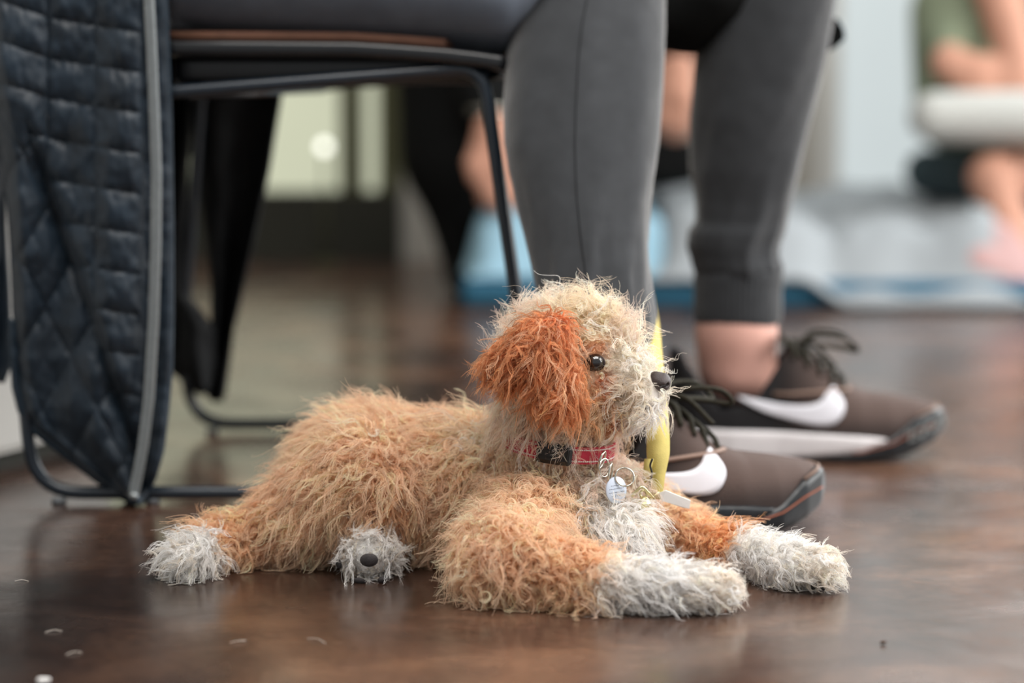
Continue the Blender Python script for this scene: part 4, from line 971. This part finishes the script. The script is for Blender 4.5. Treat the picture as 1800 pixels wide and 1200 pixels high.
def fur_locks(n_locks, S_, K, lenmul, lock_r, radius, seed, curlmul=1.0, clump=0.74):
    R_ = np.random.default_rng(seed)
    p, n = sample(n_locks)
    col, L, cur, lif, flo, reg = params(p)
    de = np.linalg.norm(p - eye_c, axis=1); dn = np.linalg.norm(p - nc, axis=1)
    L = L * lenmul * np.exp(R_.normal(0, 0.22, len(p)))
    below = (p[:, 2] < eye_c[2] + 0.002)
    L *= np.where(de < 0.0185, 0.22, np.where((de < 0.027) & (p[:, 1] < eye_c[1] + 0.012), 0.50, 1.0))
    L *= 0.25 + 0.75 * ss(0.009, 0.019, dn + np.where(p[:, 2] > nc[2] + 0.006, 0.002, 0.0))
    hcol = (p - kc) @ kax; rad = np.linalg.norm((p - kc) - hcol[:, None] * kax, axis=1)
    nearc = rad < 0.062
    L *= np.where(nearc & (np.abs(hcol) < 0.011), 0.16, np.where(nearc & (hcol > 0) & (hcol < 0.022), 0.72, np.where(nearc & (hcol < 0) & (hcol > -0.017), 0.6, 1.0)))
    dp = np.linalg.norm(p - padc, axis=1); L *= np.where((dp < 0.017) & (n[:, 1] < -0.2), 0.22, 1.0)
    dt = np.linalg.norm(p - (tc_ + (0, 0.012, 0)), axis=1); L *= np.where(dt < 0.016, 0.5, 1.0)
    L *= 0.35 + 0.65 * ss(0.001, 0.010, p[:, 2])
    ok = (de > 0.0080) & (dn > 0.0118) & (L > 0.001)
    p, n, col, L, cur, lif, flo, reg = [v[ok] for v in (p, n, col, L, cur, lif, flo, reg)]
    m = len(p)
    flo = flo + R_.normal(0, 0.45, (m, 3)); flo -= n * (flo * n).sum(1)[:, None]; flo /= np.linalg.norm(flo, axis=1)[:, None] + 1e-9
    lf = np.clip(lif + R_.normal(0, 0.12, m), 0.12, 0.95)[:, None]
    d0 = n * (0.12 + 0.9 * lf) + flo * (1.05 - lf); d0 /= np.linalg.norm(d0, axis=1)[:, None]
    e1 = np.cross(d0, R_.normal(0, 1, (m, 3))); e1 /= np.linalg.norm(e1, axis=1)[:, None]; e2 = np.cross(d0, e1)
    t = np.linspace(0, 1, K)[None, :, None]
    turns = (R_.uniform(0.9, 2.0, m) * (0.4 + 0.6 * cur) * curlmul)[:, None, None]; ph = R_.uniform(0, 2 * np.pi, m)[:, None, None]
    cr_ = (np.minimum(L * 0.30, cur * R_.uniform(0.0026, 0.0058, m)) * curlmul)[:, None, None]
    th = ph + 2 * np.pi * turns * t * R_.choice([-1, 1], m)[:, None, None]
    env = np.minimum(1, t * 2.2)
    g = p[:, None, :] + L[:, None, None] * (t * d0[:, None, :] + 0.42 * t ** 2 * (flo * 0.9 - n * 0.25)[:, None, :] + 0.16 * t ** 2 * np.array([0, 0, -1.0])) \
        + cr_ * env * ((np.cos(th) - np.cos(ph)) * e1[:, None, :] + (np.sin(th) - np.sin(ph)) * e2[:, None, :])
    d = dog_f(g.reshape(-1, 3)).reshape(m, K)
    g += n[:, None, :] * np.maximum(0, 0.0012 * np.linspace(0, 1, K)[None, :] - d)[..., None]
    # strands inside each lock
    f1 = np.cross(n, flo); offs = R_.normal(0, 1, (m, S_, 2)); offs *= np.minimum(1, 1.6 / (np.linalg.norm(offs, axis=2, keepdims=True) + 1e-9))
    lr = (lock_r * R_.uniform(0.6, 1.3, m))[:, None, None]
    base = (offs[..., 0:1] * lr) * flo[:, None, :] + (offs[..., 1:2] * lr) * f1[:, None, :]
    spread = (1 - clump * np.sin(np.pi * np.linspace(0, 1, K) ** 0.6 * 0.78))[None, None, :, None]
    ls_ = R_.uniform(0.70, 1.10, (m, S_))[:, :, None, None]
    rel = g - p[:, None, :]
    pts = p[:, None, None, :] + rel[:, None, :, :] * ls_ + base[:, :, None, :] * spread
    frq = R_.uniform(1.2, 3.2, (m, S_, 1, 1)); fp = R_.uniform(0, 6.28, (m, S_, 1, 3)); fa = (L * 0.035)[:, None, None, None] * np.abs(R_.normal(0.6, 0.6, (m, S_, 1, 1)))
    tt = np.linspace(0, 1, K)[None, None, :, None]
    pts = pts + fa * tt * np.sin(2 * np.pi * frq * tt + fp)
    pts[..., 2] = np.maximum(pts[..., 2], 0.0012)
    lockv = np.exp(R_.normal(0, 0.18, m))[:, None, None]; strv = np.exp(R_.normal(0, 0.07, (m, S_)))[:, :, None]
    sun = R_.random(m)[:, None, None]; pale = np.array(lin((250, 232, 206)))
    c = col[:, None, :] * lockv * strv; mixv = np.where(sun > 0.80, 0.35, 0.0) * (col.mean(1) > 0.2)[:, None, None]
    c = np.clip(c * (1 - mixv) + pale * mixv, 0.01, 0.965)
    rad = radius * R_.uniform(0.75, 1.25, (m, S_))[:, :, None] * (1 - 0.65 * np.linspace(0, 1, K) ** 1.5)[None, None, :]
    return pts, c, rad, reg
REG = [b['reg'] for b in BONES]
skc = np.clip(params(DV)[0] * 0.85, 0, 1); vc_ = dog_body.data.color_attributes.new('fur_color', 'FLOAT_COLOR', 'POINT')
vc_.data.foreach_set('color', np.concatenate([skc, np.ones((len(DV), 1))], 1).astype(np.float32).ravel())
dn_ = M['dogskin'].node_tree; an_ = dn_.nodes.new('ShaderNodeAttribute'); an_.attribute_name = 'fur_color'; dn_.links.new(an_.outputs['Color'], dn_.nodes['Principled BSDF'].inputs['Base Color'])
batches = [fur_locks(17000, 7, 15, 1.12, 0.0019, 0.00023, 1), fur_locks(30000, 2, 8, 0.5, 0.0022, 0.00024, 2, 0.8), fur_locks(1500, 2, 14, 1.3, 0.0010, 0.00012, 3, 1.2)]
for name in dict.fromkeys(REG):
    ids = [i for i, r in enumerate(REG) if r == name]
    cu_ = bpy.data.hair_curves.new(name.split('.')[0] + '_fur'); sizes = []; P_, C_, R2 = [], [], []
    for pts, c, rad, reg in batches:
        k = np.isin(reg, ids)
        if not k.any(): continue
        q = pts[k]; sizes += [q.shape[2]] * (q.shape[0] * q.shape[1]); P_.append(q.reshape(-1, 3)); C_.append(c[k].reshape(-1, 3)); R2.append(rad[k].reshape(-1))
    cu_.add_curves(sizes)
    cu_.position_data.foreach_set('vector', np.concatenate(P_).astype(np.float32).ravel())
    ra_ = cu_.attributes.get('radius') or cu_.attributes.new('radius', 'FLOAT', 'POINT')
    ra_.data.foreach_set('value', np.concatenate(R2).astype(np.float32))
    cc = np.concatenate(C_); cc = np.concatenate([cc, np.ones((len(cc), 1))], 1).astype(np.float32)
    ca_ = cu_.attributes.new('fur_color', 'FLOAT_COLOR', 'CURVE'); ca_.data.foreach_set('color', cc.ravel())
    cu_.materials.append(FURM)
    o = bpy.data.objects.new(name.split('.')[0] + '_fur', cu_); COL.objects.link(o); own(o, dog); o['kind'] = 'stuff'

# ------------------------------------------------------------------ small things on the floor
def strand(px, py, dx, dy, bow, label):
    a = G(px - dx, py - dy, 0.0005); b = G(px + dx, py + dy, 0.0005); m_ = (a + b) / 2 + (0, bow, 0.0010)
    t = MB(); t.tube(catmull([a, m_, b], 6), [0.00028] * 13, 5); o = t.build('hair_strand', M['lint'])
    return tag(o, label, 'hair', 'loose hairs on the floor')
strand(94, 1110, 15, -1, 0.002, 'straight pale hair on the floor between two others near the white crumb')
strand(130, 1148, 14, -2, 0.001, 'pale hair on the floor closest to the white crumb')
strand(418, 1127, 14, -2, -0.002, 'pale hair on the floor in front of the white hind paw')
strand(556, 1126, 16, 4, 0.003, 'curved pale hair on the floor in front of the upturned paw')
strand(38, 1021, 12, 0, 0.001, 'short pale hair on the floor in front of the chair runner')
def crumb(px, py, r, m, name, label):
    c = F(px, py, r); rr = r * S(c[1]); bones = [(c + (-rr, 0, 0), c + (rr * 0.8, rr * 0.5, rr * 0.1), rr * 0.8, rr * 0.55)]
    tag(blob_mesh(name, bones, m, None, rr * 0.3, rr * 0.2), label, 'crumb')
crumb(1554, 1129, 4, M['speck'], 'brown_crumb', 'tiny brown crumb on the pale part of the floor')
crumb(78, 1196, 8, M['white'], 'white_crumb', 'white crumb lying on the dark part of the floor')
